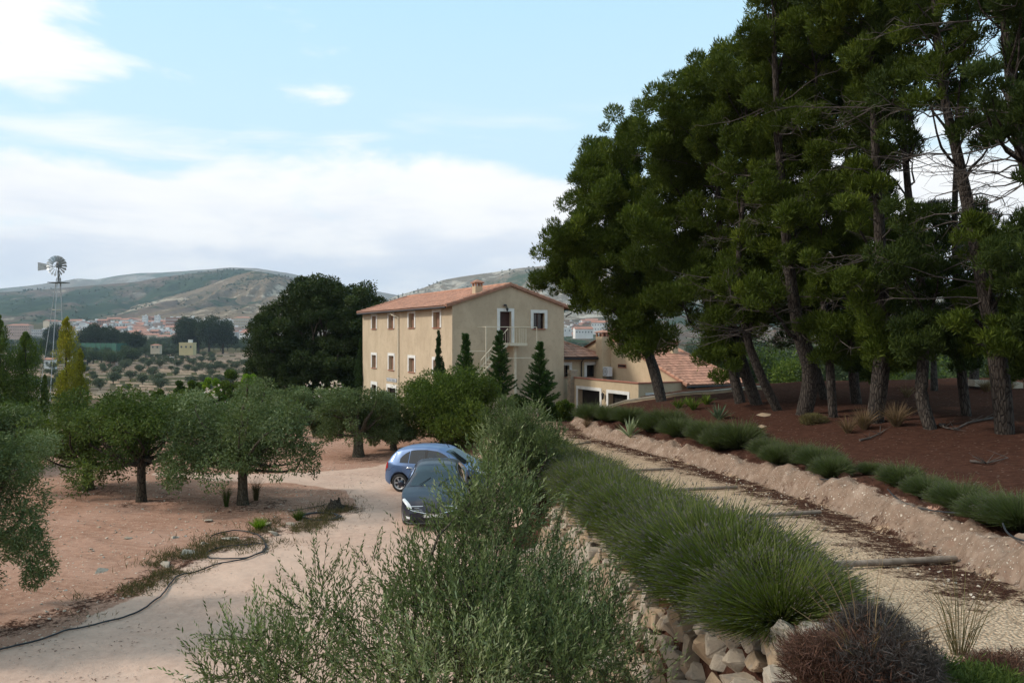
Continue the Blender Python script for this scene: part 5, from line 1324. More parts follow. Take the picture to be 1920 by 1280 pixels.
mound('dead_shrub', 'greyish dry shrub in the bottom right corner of the photo', 'dead shrub', 1905, 1262, 5.9, (.42, .4, .26), 303, 'dead_heath', 11000, .08, .006)
mound('green_tuft', 'yellow-green leafy tuft right of the dead brown shrub', 'plant', 1790, 1268, 5.6, (.48, .45, .26), 304, 'olive_green', 15000, .065, .009, up=.7, tint=.38)
def grass_tuft(name, label, cat, group, b, n, ln, sp, mt, seed, Wd=.008, tint=.5, heads=0, lean=(0, 0)):
    rng = np.random.default_rng(seed); root = empty(name, b, label, cat, group); th = rng.uniform(0, 6.28, n); k = rng.random(n) ** .7 * sp
    d = np.stack([np.cos(th) * k + lean[0], np.sin(th) * k + lean[1], np.ones(n)], 1); d = unit(d); l = ln * rng.uniform(.55, 1.15, n)[:, None]
    b0 = np.stack([np.cos(th), np.sin(th), 0 * th], 1) * .06 * rng.random((n, 1)); b0[:, 2] = -.02; sd = unit(np.cross(d, rdir(rng, n))) * Wd / 2
    m_ = b0 + d * l * .55; d2_ = unit(d + np.stack([np.cos(th) * .5, np.sin(th) * .5, -.35 * np.ones(n)], 1) * (k / max(sp, .01))[:, None]); t_ = m_ + d2_ * l * .45
    V = np.stack([b0 - sd, b0 + sd, m_ + sd * .8, m_ - sd * .8, t_ + sd * .2, t_ - sd * .2], 1).reshape(-1, 3); i = np.arange(n)[:, None] * 6
    npmesh('blades', V, np.concatenate([i + [0, 1, 2, 3], i + [3, 2, 4, 5]]), M[mt], root, tint=np.repeat(np.clip(tint + .2 * rng.normal(size=n), 0, 1), 6))
    return root
c = at(1640, 1160, 5.6); grass_tuft('dry_grass', 'pale straw seed stalks arching out of the dead shrub', 'grass tuft', None, (c.x - .05, c.y, tz(c.x, c.y)), 60, .95, .75, 'dry', 311, .007)
c = at(1555, 1250, 5.4); grass_tuft('dry_grass', 'grey-green spiky stalks in front of the dead shrub at the bottom edge', 'grass tuft', None, (c.x, c.y, tz(c.x, c.y) + .1), 160, .62, .9, 'olive', 312, .008)
c = at(1800, 1100, 6.3); grass_tuft('dry_grass', 'thin brown stalks standing against the gravel at the bottom right', 'grass tuft', None, (c.x, c.y, tz(c.x, c.y)), 60, .75, .45, 'weed', 313, .006)
for i, (px, py, ln, n, lab) in enumerate([(1620, 805, .7, 260, 'dry grass tuft in front of the thick straight pine'), (1680, 800, .75, 300, 'reddish dry grass right of the thick straight pine'), (1590, 812, .55, 160, 'low dry grass between two pine trunks'),
                                     (1700, 745, .5, 120, 'small dry grass tuft in the shade between far pine trunks'), (1890, 735, .6, 200, 'dry grass at the sunny edge of the wood'), (1850, 735, .6, 200, 'dry grass below the pale slab at the edge of the wood'),
                                     (1100, 800, .5, 100, 'dry grass where the gravel path begins')]):
    b = hit(px, py); grass_tuft('dry_grass', lab, 'grass tuft', 'dry grass tufts in the pine wood', b, n, ln, .8, 'dry', 320 + i, .016, .35)
b = hit(1527, 792); mound('dry_bush', 'rounded grey-green dry bush between the stout pine and the thin grey pine', 'bush', 1527, 783, b.y, (.42, .4, .24), 330, 'weed', 6000, .16, .012, up=.8)
# agaves and leafy bulbs
def agave(label, px, py, ln, seed, tint, n=26, mt='agave'):
    b = hit(px, py); rng = random.Random(seed); root = empty('agave', b, label, 'agave'); mb = MB()
    for k in range(n):
        th = rng.uniform(0, 6.28); e = rng.uniform(.35, 1.35); l = ln * rng.uniform(.7, 1.1); w_ = .055 * ln / .6
        d = Vector((math.cos(th) * math.cos(e), math.sin(th) * math.cos(e), math.sin(e))); s_ = Vector((-math.sin(th), math.cos(th), 0))
        dr_ = Vector((0, 0, -.10 * l * math.cos(e))); u = d.cross(s_) * w_ * .25
        p0, p1, p2 = Vector((0, 0, 0)), d * l * .5, d * l + dr_
        mb.add([p0 - s_ * w_ * .5, p0 - u, p0 + s_ * w_ * .5, p1 - s_ * w_ * .55, p1 - u, p1 + s_ * w_ * .55, p2], [(0, 1, 4, 3), (1, 2, 5, 4), (3, 4, 6), (4, 5, 6)], 0, False, min(1, max(0, tint + rng.uniform(-.2, .2))))
    mb.build('leaves', [M[mt]], root)
agave('variegated agave at the edge of the bank, in a gap of the lavender', 1180, 822, .85, 1, .9, 24)
agave('dark spiky agave among the slope plants, left of the slanting pines', 1347, 786, .75, 2, .2, 26)
for i, (px, py, s, lab) in enumerate([(1300, 768, .55, 'tallest broad-leaved green plant on the slope'), (1272, 765, .4, 'broad-leaved green plant left of the tallest one'), (1325, 758, .45, 'broad-leaved green plant nearest the low wall'), (1228, 790, .35, 'pale green leafy plant above the lavender clump'),
                                 (1256, 793, .3, 'low pale green plant above the variegated agave'), (1290, 758, .35, 'small green plant just below the low wall'), (1320, 800, .22, 'tiny green seedling above the lavender row')]):
    b = hit(px, py); grass_tuft('leafy_plant', lab, 'plant', 'green plants on the slope below the low wall', b, 60, s * 1.1, .9, 'shrub', 340 + i, .05, .75)

# ------------------------------------------------------------------ stones
def hull_templates(k, seed, n=11):
    out = []; rng = random.Random(seed)
    for _ in range(k):
        bm = bmesh.new()
        for q in range(n):
            v = Vector((rng.gauss(0, 1), rng.gauss(0, 1), rng.gauss(0, 1))).normalized(); v = Vector([math.copysign(abs(x) ** .6, x) for x in v]); bm.verts.new(v * .62)
        r = bmesh.ops.convex_hull(bm, input=bm.verts); bmesh.ops.delete(bm, geom=[e for e in r['geom_interior'] if isinstance(e, bmesh.types.BMVert)], context='VERTS')
        bmesh.ops.bevel(bm, geom=list(bm.edges), offset=.022, segments=1, affect='EDGES', profile=.5)
        if n > 9:
            bmesh.ops.subdivide_edges(bm, edges=list(bm.edges), cuts=1, use_grid_fill=True); bmesh.ops.smooth_vert(bm, verts=list(bm.verts), factor=.5, use_axis_x=True, use_axis_y=True, use_axis_z=True)
            for v in bm.verts: v.co *= 1.10 + rng.uniform(-.035, .035)
        bm.verts.index_update(); out.append(([v.co.copy() for v in bm.verts], [[v.index for v in f.verts] for f in bm.faces])); bm.free()
    return out
HT = hull_templates(9, 3); HS = hull_templates(4, 5, 8)
def put_stone(mb, T, c, d, rz, tilt, tint):
    Mx = Matrix.Translation(c) @ Matrix.Rotation(rz, 4, 'Z') @ Matrix.Rotation(tilt, 4, 'X') @ Matrix.Diagonal((d[0], d[1], d[2], 1))
    mb.add([Mx @ v for v in T[0]], T[1], 0, False, tint)
rs = random.Random(12); mb = MB(); Yw = 5.2
for row in range(12):
    Yw = 6.3 + rs.random() * .2; t = -.28 + row * .13
    while Yw < 19:
        s = rs.uniform(.15, .32); x = float(TXc(Yw)) - .95 + t * .98 + rs.uniform(-.05, .05); z = tz(x, Yw)
        put_stone(mb, rs.choice(HT), (x, Yw, z + .06), (s * rs.uniform(.8, 1.1), s * rs.uniform(1.0, 1.4), s * rs.uniform(.6, .95)), rs.uniform(-.5, .5), rs.uniform(-.4, .4), rs.random()); Yw += s * rs.uniform(.72, .95)
tag(mb.build('dry_stone_wall', [M['rock']]), 'leaning dry stone wall of pale limestone blocks below the left lavender row', 'stone wall')
def rocks(name, label, cat, group, lst):
    for i, (px, py, s, lab) in enumerate(lst):
        b = hit(px, py); m1 = MB(); put_stone(m1, HT[i % 9], (0, 0, s * .12), (s, s * .7, s * .38), rs.uniform(0, 3), .1, rs.uniform(.5, 1)); o = m1.build(name, [M['rock']]); o.location = b; tag(o, lab or label, cat, group)
rocks('stone', '', 'stone', 'larger stones along the edge of the yard', [(352, 1042, .42, 'largest flat grey stone at the edge of the yard, left of the big hose loop'), (312, 1062, .26, 'whitish stone below the flat grey one'), (382, 1020, .22, 'pale stone between the flat grey stone and the weeds'),
    (425, 1014, .24, 'upright pale stone just above the big hose loop'), (440, 1012, .18, 'small pale stone beside the upright one above the hose loop'), (512, 1002, .30, 'white stone by the yellow-green weed'), (503, 985, .20, 'stone above the white one by the yellow-green weed'),
    (392, 978, .22, 'white triangular stone alone on the red soil'), (240, 1010, .16, 'small stone on the red soil left of the white triangular one'), (190, 1072, .26, 'pale stone on the red soil at the left, near the drooping branch'), (545, 984, .22, 'stone left of the small hose coil'), (328, 1008, .2, 'flat pale stone on the red soil above the grey one')])
o = None
for (px, py, s, lab) in [(1440, 778, .75, 'flat pale stone slab on the pine litter beside the most slanting pine'), (1432, 800, .35, 'small flat stone below the pale slab on the pine litter')]:
    b = hit(px, py); m1 = MB(); put_stone(m1, HT[2], (0, 0, .02), (s, s * .5, .09), .4, .06, .1); o = m1.build('stone', [M['rock']]); o.location = b; tag(o, lab, 'stone', 'stones on the pine slope')
# scattered small stones nobody could count
mb = MB(); rs = random.Random(2)
for k in range(4200):
    q = rs.random()
    if q < .68: x = rs.uniform(-17, .6); y = rs.uniform(9, 33); s = rs.choice([.02, .025, .03, .04, .05, .07]); 
    elif q < .80: y = rs.uniform(6, 34); x = float(FXc(y)) + rs.uniform(-.9, .7); s = rs.uniform(.015, .045)
    elif q < .92: y = rs.uniform(6.5, 20); x = float(TXc(y)) - rs.uniform(.6, 2.6) ** 1.1; s = rs.uniform(.02, .08)
    else: y = rs.uniform(9, 34); x = float(FXc(y)) + rs.uniform(-2.2, .6); s = rs.uniform(.015, .03)
    if q < .68 and inpoly(np.array([x]), np.array([y]), ROAD)[0] and rs.random() < .88: continue
    T = HS[k % 4]; put_stone(mb, T, (x, y, tz(x, y) + s * .15), (s, s * rs.uniform(.6, 1), s * rs.uniform(.4, .8)), rs.uniform(0, 6), rs.uniform(-.3, .3), rs.random())
tag(mb.build('pebbles', [M['pebble']]), 'small pale stones strewn over the soil and the bank', 'pebbles', kind='stuff')

# ------------------------------------------------------------------ timber edges of the path, hoses, stump, fallen branches
for i, (ax, ay, bx_, by_, r, lab) in enumerate([(1545, 1068, 1792, 1052, .045, 'nearest weathered log laid across the gravel path'), (1330, 979, 1538, 965, .042, 'second log across the gravel path, counted from the camera'),
        (1240, 925, 1382, 918, .04, 'third log across the gravel path, shorter in view than the second'), (1150, 888, 1262, 882, .04, 'fourth log across the gravel path, thin in the distance'), (1060, 839, 1106, 832, .04, 'farthest log, where the path begins beside the young olive')]):
    a, b = hit(ax, ay), hit(bx_, by_); mb = MB(); pts = [a.lerp(b, t) + Vector((0, 0, .035 + .008 * math.sin(t * 9 + i))) for t in np.linspace(0, 1, 9)]
    pts = [Vector((p_.x, p_.y, tz(p_.x, p_.y) + .03)) if True else p_ for p_ in pts]; zs = [p_.z for p_ in pts]; pts = [Vector((p_.x, p_.y, float(zpath(p_.y)) + .02 - .01 * k / 8)) for k, p_ in enumerate(pts)]
    mb.tube(pts, [r * (1 + .12 * math.sin(k * 2.1 + i)) for k in range(9)], 9); tag(mb.build('log', [M['wood_grey']]), lab, 'log', 'logs laid across the path as steps')
def hose(label, pix, r, cat='hose', name='hose', mt='hose', group=None, z=.02, sub=6):
    P = [hit(*q) for q in pix]; mb = MB(); pts = []
    for i in range(len(P) - 1):
        a, b, c, d = P[max(i - 1, 0)], P[i], P[i + 1], P[min(i + 2, len(P) - 1)]
        for k in range(sub):
            t = k / sub; q = 0.5 * ((2 * b) + (c - a) * t + (2 * a - 5 * b + 4 * c - d) * t * t + (3 * b - a - 3 * c + d) * t ** 3); pts.append(Vector((q.x, q.y, tz(q.x, q.y) + z + r)))
    pts.append(P[-1] + Vector((0, 0, z))); mb.tube(pts, r, 6); return tag(mb.build(name, [M[mt]]), label, cat, group)
hose('long black hose running from the left picture edge into a wide loop',
     [(-60, 1236), (0, 1222), (60, 1207), (130, 1183), (200, 1168), (260, 1150), (300, 1122), (325, 1090), (345, 1078), (400, 1062), (450, 1052), (490, 1038), (500, 1026), (488, 1022), (450, 1024), (410, 1030), (388, 1038), (392, 1048), (430, 1050), (470, 1046), (492, 1036), (498, 1024), (492, 1012), (470, 1000), (440, 996), (410, 1002), (395, 1010)], .017)
pix = []
for k in range(46):
    a = k / 46 * 2 * math.pi * 3.2; pix.append((601 + (40 - k * .22) * math.cos(a), 969.5 + (7.5 - k * .03) * math.sin(a)))
hose('small coil of dark hose with several turns, below the tree stump', pix, .016, z=.015, sub=2)
hose('thin hose end leading from the weeds to the tree stump', [(540, 962), (570, 955), (590, 952), (612, 946)], .010)
for i, (pp, lab) in enumerate([([(1470, 880), (1495, 886), (1515, 893)], 'short bit of drip hose between lavender bushes at the middle of the bank'), ([(1585, 905), (1605, 921), (1640, 934), (1690, 945), (1740, 955)], 'drip hose sagging over the bank edge below the smallest lavender'),
                          ([(1815, 982), (1850, 1000), (1900, 1010), (1940, 1014)], 'drip hose at the right end of the bank')]):
    Ya, Yb = [(18.6, 16.9), (15.0, 11.6), (10.7, 8.4)][i]; mb = MB(); pts = []
    for t in np.linspace(0, 1, 26):
        y = Ya + (Yb - Ya) * t; x = float(FXc(y)) + .62 - .22 * math.sin(t * math.pi) ; pts.append(Vector((x, y, float(zpath(y)) + .47 - .10 * math.sin(t * math.pi) + .02)))
    mb.tube(pts, .013, 6); tag(mb.build('hose', [M['hose']]), lab, 'hose', 'drip hoses on the bank')
b = hit(628, 952); mb = MB(); rs = random.Random(5)
vs = []; n = 14
for k in range(n):
    a = 6.283 * k / n; r1 = .30 * rs.uniform(.8, 1.35); r2 = .17 * rs.uniform(.7, 1.1); vs.append(((math.cos(a) * r1, math.sin(a) * r1, -.05), (math.cos(a) * r2 * 1.1, math.sin(a) * r2, .12), (math.cos(a) * r2 * .9, math.sin(a) * r2 * .8, .22 + rs.uniform(-.06, .10))))
V = [p_ for q in vs for p_ in q]; fs = []
for k in range(n):
    k2 = (k + 1) % n; fs += [(k * 3, k2 * 3, k2 * 3 + 1, k * 3 + 1), (k * 3 + 1, k2 * 3 + 1, k2 * 3 + 2, k * 3 + 2)]
mb.add(V, fs, 0, True); mb.add([q[2] for q in vs], [tuple(range(n))], 0)
for k in range(5): a = rs.uniform(0, 6.28); mb.tube([(math.cos(a) * .2, math.sin(a) * .2, .03), (math.cos(a) * .5, math.sin(a) * .5, -.02)], [.05, .015], 6)
o = mb.build('tree_stump', [M['bark_dark']]); o.location = b; tag(o, 'weathered tree stump with roots at the edge of the yard above the small hose coil', 'tree stump')
def fallen(label, pts, r, seed):
    rg = random.Random(seed); P = [hit(*q) + Vector((0, 0, .04)) for q in pts]; mb = MB(); mb.tube(P, [r * (1 - .7 * k / (len(P) - 1)) for k in range(len(P))], 6)
    for k in range(7):
        j = rg.randrange(1, len(P)); a = P[j]; mb.tube([a, a + Vector((rg.uniform(-.5, .5), rg.uniform(-.4, .4), rg.uniform(.0, .25)))], [r * .35, r * .1], 4)
    tag(mb.build('fallen_branch', [M['deadtwig']]), label, 'branch', 'fallen branches on the pine litter')
fallen('bare fallen branch below the thick straight pine, near the lavender', [(1612, 828), (1630, 824), (1650, 815), (1660, 808)], .035, 1)
fallen('long fallen branch reaching left from the nearest pine', [(1866, 785), (1840, 790), (1815, 795), (1795, 805), (1778, 806)], .04, 2)
fallen('short fallen branch with raised twigs right of the kinked pine', [(1762, 798), (1772, 803), (1790, 808)], .04, 3)
fallen('thin fallen branch lying on the right part of the pine litter', [(1820, 868), (1850, 872), (1890, 862)], .03, 4)
a = hit(1210, 1130); mb = MB()
for k in range(6): mb.tube([a + Vector((-.08 + .02 * k, .18 - .03 * k, .16 - .01 * k)), a + Vector((.02 + .01 * k, 0, .12)), a + Vector((.16 + .015 * k, -.24, .08 + .01 * k))], [.007, .009, .004], 5)
m_ = simple('red_twig', (.30, .14, .08), (.22, .10, .06), 8); M['redtwig'] = m_
tag(mb.build('twig_bundle', [m_]), 'few reddish dead twigs lying on the stone wall', 'twigs')

# weeds along the edge of the yard and litter on the road: uncountable
rng = np.random.default_rng(61); lv = Leaves(); N_ = 15000; tt = rng.random(N_)
ex = np.interp(tt, [0, .2, .45, .6, .8, 1], [170, 300, 400, 500, 590, 650]); ey = np.interp(tt, [0, .2, .45, .6, .8, 1], [1142, 1076, 1030, 1004, 985, 955])
ex = ex + rng.normal(size=N_) * 24; ey = ey + rng.normal(size=N_) * 12 - 4
Yg = CZ * F / (ey - HY); Xg = (ex - CX) / F * Yg; Zg = terrain(Xg, Yg); cl_ = fbm(Xg * 1.3, Yg * 1.3, 3, 8) > -.12; P = np.stack([Xg, Yg, Zg], 1)[cl_]
D = unit(rng.normal(size=P.shape) * .6 + [0, 0, .9]); lv.add(P, D, .14 * rng.uniform(.4, 1.4, len(P)), .014, rng.random(len(P)) * .8, rng)
tag(lv.build('weeds', M['weed']), 'brown and green weeds along the edge of the yard', 'weeds', kind='stuff')
rng = np.random.default_rng(62); lv = Leaves(); ce = rng.uniform([-9, 10], [0.5, 32], (110, 2)); P = np.repeat(ce, 20, 0) + rng.normal(size=(2200, 2)) * np.array([.34, .16])
P = P[(P[:, 0] < TXc(P[:, 1]) - 1.2)]; P = np.stack([P[:, 0], P[:, 1], terrain(P[:, 0], P[:, 1]) + .012], 1); D = unit(rng.normal(size=P.shape) * np.array([1, 1, .12])); lv.add(P, D, .07 * rng.uniform(.4, 1.5, len(P)), .018, rng.random(len(P)) * .6, rng, up=np.array([[0, 0, 1.0]]) + 0 * P)
tag(lv.build('fallen_leaves', M['dead_heath']), 'dead leaves and twigs blown over the yard', 'leaf litter', kind='stuff')
grass_tuft('green_weed', 'yellow-green weed by the white stone at the edge of the yard', 'plant', None, hit(486, 994), 300, .34, .8, 'lime', 350, .018, .55)
grass_tuft('green_weed', 'dull green weed beside the small hose coil', 'plant', None, hit(560, 975), 220, .35, .8, 'shrub', 351, .014, .4)
for i, (px, py, lab) in enumerate([(425, 950, 'tangle of suckers at the left foot of the forked olive'), (480, 938, 'dry thin suckers right of the forked olive foot')]):
    grass_tuft('suckers', lab, 'plant', None, hit(px, py), 150, .8, .22, 'olive_green' if i == 0 else 'weed', 360 + i, .008, .3)

# ------------------------------------------------------------------ windmill
def windmill():
    Y = 118; c = at(110, 499, Y); s = Y / F; g0 = tz(c.x, Y); root = empty('windmill', (c.x, Y, g0), 'tall steel wind pump with a many-bladed wheel and tail vane on a thin tower', 'windmill')
    H = c.z - g0; r = 19.2 * s; tz_ = CZ + (HY - 530) * s - g0
    mb = MB(); hw = 28 * s * 1.3; zleg = 0; top = .34
    legs = [(-1, 0), (0, -1), (1, 0), (0, 1)]
    for (a, b) in legs: mb = MB(); mb.tube([(a * hw * (1.35 if a < 0 else .35), b * hw, -.3), (a * .3, b * .3, tz_ + .7)], .05, 5); mb.build('leg', [M['galv']], root)
    mb = MB()
    for z in (2.2, 6.2, tz_ - 4.0):
        k = 1 - (z + .3) / (tz_ + 1); wx = hw * 1.35 * k + .25 * (1 - k); wy = hw * k + .25 * (1 - k)
        Q = [(a * (wx if a < 0 else wx * .3), b * wy, z) for a, b in legs]
        for i in range(4): mb.tube([Q[i], Q[(i + 1) % 4]], .04, 4)
    mb.build('tower_brace', [M['cream_metal']], root)
    mb = MB(); mb.box((0, 0, tz_), (2.25, 1.9, .10)); mb.build('platform', [M['galv_dark']], root)
    mb = MB(); mb.tube([(0, 0, tz_), (0, 0, H)], .10, 6); mb.tube([(-.3, .1, tz_), (0, 0, H - .5)], .04, 4); mb.tube([(.3, .1, tz_), (0, 0, H - .5)], .04, 4); mb.build('mast', [M['galv_dark']], root)
    yw = -.55; mb = MB()
    for k in range(18):
        a0 = 2 * math.pi * (k + .5) / 18; d = .115; pt_ = .10
        P = [(math.sin(a0 + sx * d) * rr, yw + sx * pt_, H + math.cos(a0 + sx * d) * rr) for (sx, rr) in ((-1, r * .40), (1, r * .40), (1, r * 1.0), (-1, r * 1.0))]
        P2 = [(x, y + .02, z) for x, y, z in P]; b0 = MB(); b0.add(P + P2, [(0, 1, 2, 3), (7, 6, 5, 4), (0, 4, 5, 1), (1, 5, 6, 2), (2, 6, 7, 3), (3, 7, 4, 0)]); b0.build('blade', [M['galv']], root)
    for rr in (.42, .86):
        mb.tube([(math.sin(t) * r * rr, yw + .05, H + math.cos(t) * r * rr) for t in np.linspace(0, 6.2832, 37)], .022, 4, cap=False)
    for k in range(6): a0 = k * 1.047; mb.tube([(0, yw, H), (math.sin(a0) * r * .88, yw, H + math.cos(a0) * r * .88)], .022, 4)
    mb.tube([(0, yw - .2, H), (0, .5, H)], .12, 8); mb.build('wheel_rim', [M['galv']], root)
    mb = MB(); mb.frame_box((-.22, -.35, H - .25), (.44, 0, 0), (0, .8, 0), (0, 0, .6)); mb.add([(-.22, -.35, H + .35), (.22, -.35, H + .35), (.22, .45, H + .35), (-.22, .45, H + .35), (0, .05, H + .85)], [(0, 1, 4), (1, 2, 4), (2, 3, 4), (3, 0, 4)]); mb.build('gearbox', [M['galv_dark']], root)
    x0, x1 = -21 * s, -43 * s; hh = 8 * s
    mb = MB(); mb.add([(x0, .5, H + .25), (x0, .5, H - .35), (x0 - .25, .5, H - .45), (x1, .5, H - hh), (x1, .5, H + hh), (x0 - .25, .5, H + .35)] + [(x0, .54, H + .25), (x0, .54, H - .35), (x0 - .25, .54, H - .45), (x1, .54, H - hh), (x1, .54, H + hh), (x0 - .25, .54, H + .35)],
           [(0, 1, 2, 3, 4, 5), (11, 10, 9, 8, 7, 6), (3, 4, 10, 9), (4, 5, 11, 10), (2, 3, 9, 8)]); mb.build('tail_vane', [M['galv']], root)
    mb = MB(); mb.tube([(0, .5, H), (x0 - .9, .52, H)], .05, 5); mb.build('tail_boom', [M['galv_dark']], root)
windmill()

# ------------------------------------------------------------------ town
def wallmat(nm, c): M[nm] = simple(nm, c, tuple(x * .85 for x in c), .12, .9, .1, .1)
wallmat('wall_white', (.66, .65, .63)); wallmat('wall_cream', (.52, .44, .33)); wallmat('wall_pink', (.46, .33, .27)); wallmat('wall_grey', (.42, .41, .40)); wallmat('wall_brick', (.33, .20, .15)); wallmat('wall_yellow', (.55, .45, .25))
M['roof_red'] = simple('far_red_roof', (.40, .19, .13), (.30, .15, .11), .3, .9, .1, .1); M['roof_grey'] = simple('far_grey_roof', (.45, .44, .43), (.36, .35, .34), .3, .9, .1, .1)
M['far_window'] = simple('far_window', (.06, .07, .085), (.09, .10, .11), 1, .4, .1, .01)
def town_house(wd, dp, ht, wm, kind, floors, seed, label, group, bal=False):
    root = empty('house', (0, 0, 0), label, 'house', group); mb = MB(); mb.box((0, 0, ht / 2 - 2), (wd, dp, ht + 4))
    if kind == 'gable': mb.add([(-wd / 2, -dp / 2, ht), (-wd / 2, dp / 2, ht), (-wd / 2, 0, ht + dp * .2)], [(0, 1, 2)]); mb.add([(wd / 2, -dp / 2, ht), (wd / 2, dp / 2, ht), (wd / 2, 0, ht + dp * .2)], [(2, 1, 0)])
    mb.build('wall', [M[wm]], root); mb = MB()
    if kind == 'gable':
        h2 = dp * .2
        for s_ in (-1, 1): mb.frame_box((-wd / 2 - .4, s_ * (dp / 2 + .4), ht - .1), (wd + .8, 0, 0), (0, -s_ * (dp / 2 + .4), h2 + .1), (0, 0, .35))
        mb.build('roof', [M['roof_red']], root)
    elif kind == 'hip':
        h2 = dp * .2; q = min(wd, dp) / 2
        A = [(-wd / 2 - .4, -dp / 2 - .4, ht + .01), (wd / 2 + .4, -dp / 2 - .4, ht + .01), (wd / 2 + .4, dp / 2 + .4, ht + .01), (-wd / 2 - .4, dp / 2 + .4, ht + .01), (-wd / 2 + q, 0, ht + h2), (wd / 2 - q + .01, 0, ht + h2)]
        mb.add(A, [(0, 1, 5, 4), (1, 2, 5), (2, 3, 4, 5), (3, 0, 4), (3, 2, 1, 0)]); mb.build('roof', [M['roof_red']], root)
    else:
        mb.box((0, 0, ht + .4), (wd + .3, dp + .3, .8)); mb.build('parapet', [M[wm]], root); mb = MB(); mb.box((wd * .2, 0, ht + 1.9), (wd * .25, dp * .4, 2.4)); mb.build('roof_hut', [M['wall_white']], root)
    nw = max(2, int(wd / 3.4))
    for f in range(floors):
        for k in range(nw):
            x = (k + .5) / nw * wd - wd / 2; z = (f + .5) / floors * ht; mb = MB(); mb.box((x, -dp / 2 - .03, z), (1.3, .1, 1.5)); w_ = mb.build('window', [M['far_window']], root)
        if bal: mb = MB(); mb.box((0, -dp / 2 - .8, (f + .5) / floors * ht - 1.1), (wd * .94, 1.4, .9)); mb.build('balcony', [M['wall_white']], root)
    return root
kinds = [(11, 9, 7.5, 'wall_white', 'flat', 2, 'small white flat-roofed house in the distant town', 'white flat-roofed town houses'),
         (14, 10, 8, 'wall_white', 'gable', 2, 'white town house with a red gable roof', 'white gabled town houses'),
         (16, 10, 8, 'wall_cream', 'gable', 2, 'cream town house with a red gable roof', 'cream gabled town houses'),
         (12, 9, 9.5, 'wall_pink', 'flat', 3, 'pinkish flat-roofed town house of three floors', 'pinkish town houses'),
         (20, 11, 7, 'wall_cream', 'hip', 2, 'long cream town house under a red hip roof', 'hip-roofed town houses'),
         (15, 9, 9, 'wall_brick', 'gable', 3, 'brick-red town house with gable roof', 'brick-red town houses'),
         (13, 9, 8.5, 'wall_grey', 'flat', 3, 'pale grey flat-roofed town house', 'pale grey town houses')]
TP = []; rs = random.Random(31); spots = []
rows = [(1560, -9, 20, 470), (1620, -3, 110, 470), (1690, 3, 120, 345), (1760, 8, 130, 470), (1840, 13, 90, 330), (1920, 17, 180, 480)]
for (Y, z, p0, p1) in rows:
    px = p0 + rs.uniform(0, 8)
    while px < p1:
        spots.append((px, Y + rs.uniform(-22, 22))); px += rs.uniform(9, 15)
for (Y, p0, p1) in [(1500, 1056, 1160), (1600, 1062, 1175), (1720, 1058, 1190), (1850, 1058, 1180), (1560, 1370, 1500), (1700, 1690, 1760)]:
    px = p0
    while px < p1: spots.append((px, Y + rs.uniform(-20, 20))); px += rs.uniform(10, 16)
for i, (px, Y) in enumerate(spots):
    X = (px - CX) / F * Y; k = i if i < 7 else rs.choice([0, 0, 0, 1, 1, 1, 2, 2, 3, 4, 5, 6, 6]); kd = kinds[k]; side = ' right of the farmhouse' if px > 960 else ''
    if i < 7: o = town_house(*kd[:6], i, kd[6], kd[7]); TP.append(o); o.location = (X, Y, tz(X, Y)); o.rotation_euler = (0, 0, rs.uniform(-.3, .3))
    else: dup(TP[k], (X, Y, tz(X, Y)), rs.choice([0, 0, 1.57]) + rs.uniform(-.35, .35), rs.uniform(1.25, 1.9), kd[6] + side, kd[7] + side)
def special(px, Y, ybase, wpx, hpx, wm, kind, floors, label, rz=0, bal=False):
    s = Y / F; o = town_house(wpx * s, min(14, wpx * s * .6), hpx * s, wm, kind, floors, 0, label, None, bal); X = (px - CX) / F * Y; o.location = (X, Y, CZ + (HY - ybase) * s); o.rotation_euler = (0, 0, rz); return o
special(329, 1700, 628, 32, 32, 'wall_brick', 'flat', 6, 'tall brown apartment block with balconies at the right of the old town', bal=True)
special(415, 1750, 630, 54, 30, 'wall_white', 'flat', 5, 'long white apartment block behind the umbrella pines', bal=True)
special(456, 1720, 628, 32, 32, 'wall_cream', 'hip', 6, 'cream apartment block with reddish roof next to the holm oak', bal=True)
special(38, 1480, 632, 42, 22, 'wall_pink', 'hip', 4, 'broad town house under a large red hip roof at the far left')
special(78, 1450, 640, 30, 22, 'wall_grey', 'flat', 4, 'pinkish grey apartment row just left of the windmill tower', bal=True)
special(145, 1500, 640, 40, 20, 'wall_cream', 'flat', 4, 'pale apartment building behind the golden poplar', bal=True)
special(270, 1400, 642, 60, 14, 'wall_cream', 'gable', 2, 'long low cream building with red roof in front of the old town')
special(318, 1380, 643, 40, 12, 'wall_cream', 'gable', 2, 'low red-roofed building beside the umbrella pines')
special(272, 1800, 606, 9, 14, 'wall_white', 'flat', 3, 'left of the two white towers on the town skyline'); special(295, 1800, 606, 9, 14, 'wall_white', 'flat', 3, 'right of the two white towers on the town skyline')
special(1093, 900, 628, 34, 11, 'wall_white', 'gable', 1, 'white gabled warehouse seen between farmhouse and pines', .15)
special(1063, 950, 624, 16, 9, 'wall_white', 'flat', 1, 'smaller white shed at the farmhouse corner', .1); special(1124, 1100, 621, 30, 16, 'wall_white', 'gable', 2, 'white factory hall behind the gabled warehouse', -.1)
special(1410, 800, 593, 30, 9, 'wall_grey', 'gable', 1, 'pale shed glimpsed through the pine trunks')
special(352, 620, 656, 26, 12, 'wall_yellow', 'flat', 1, 'yellow farm building with white roof in the middle of the terraces')
special(293, 640, 654, 17, 7, 'wall_cream', 'hip', 1, 'small cottage with red hip roof beside the line of parked vans')
special(210, 500, 679, 18, 7.5, 'wall_pink', 'gable', 1, 'small brick hut on the terraces'); special(95, 470, 686, 18, 12, 'wall_white', 'gable', 1, 'white cottage behind the windmill tower')
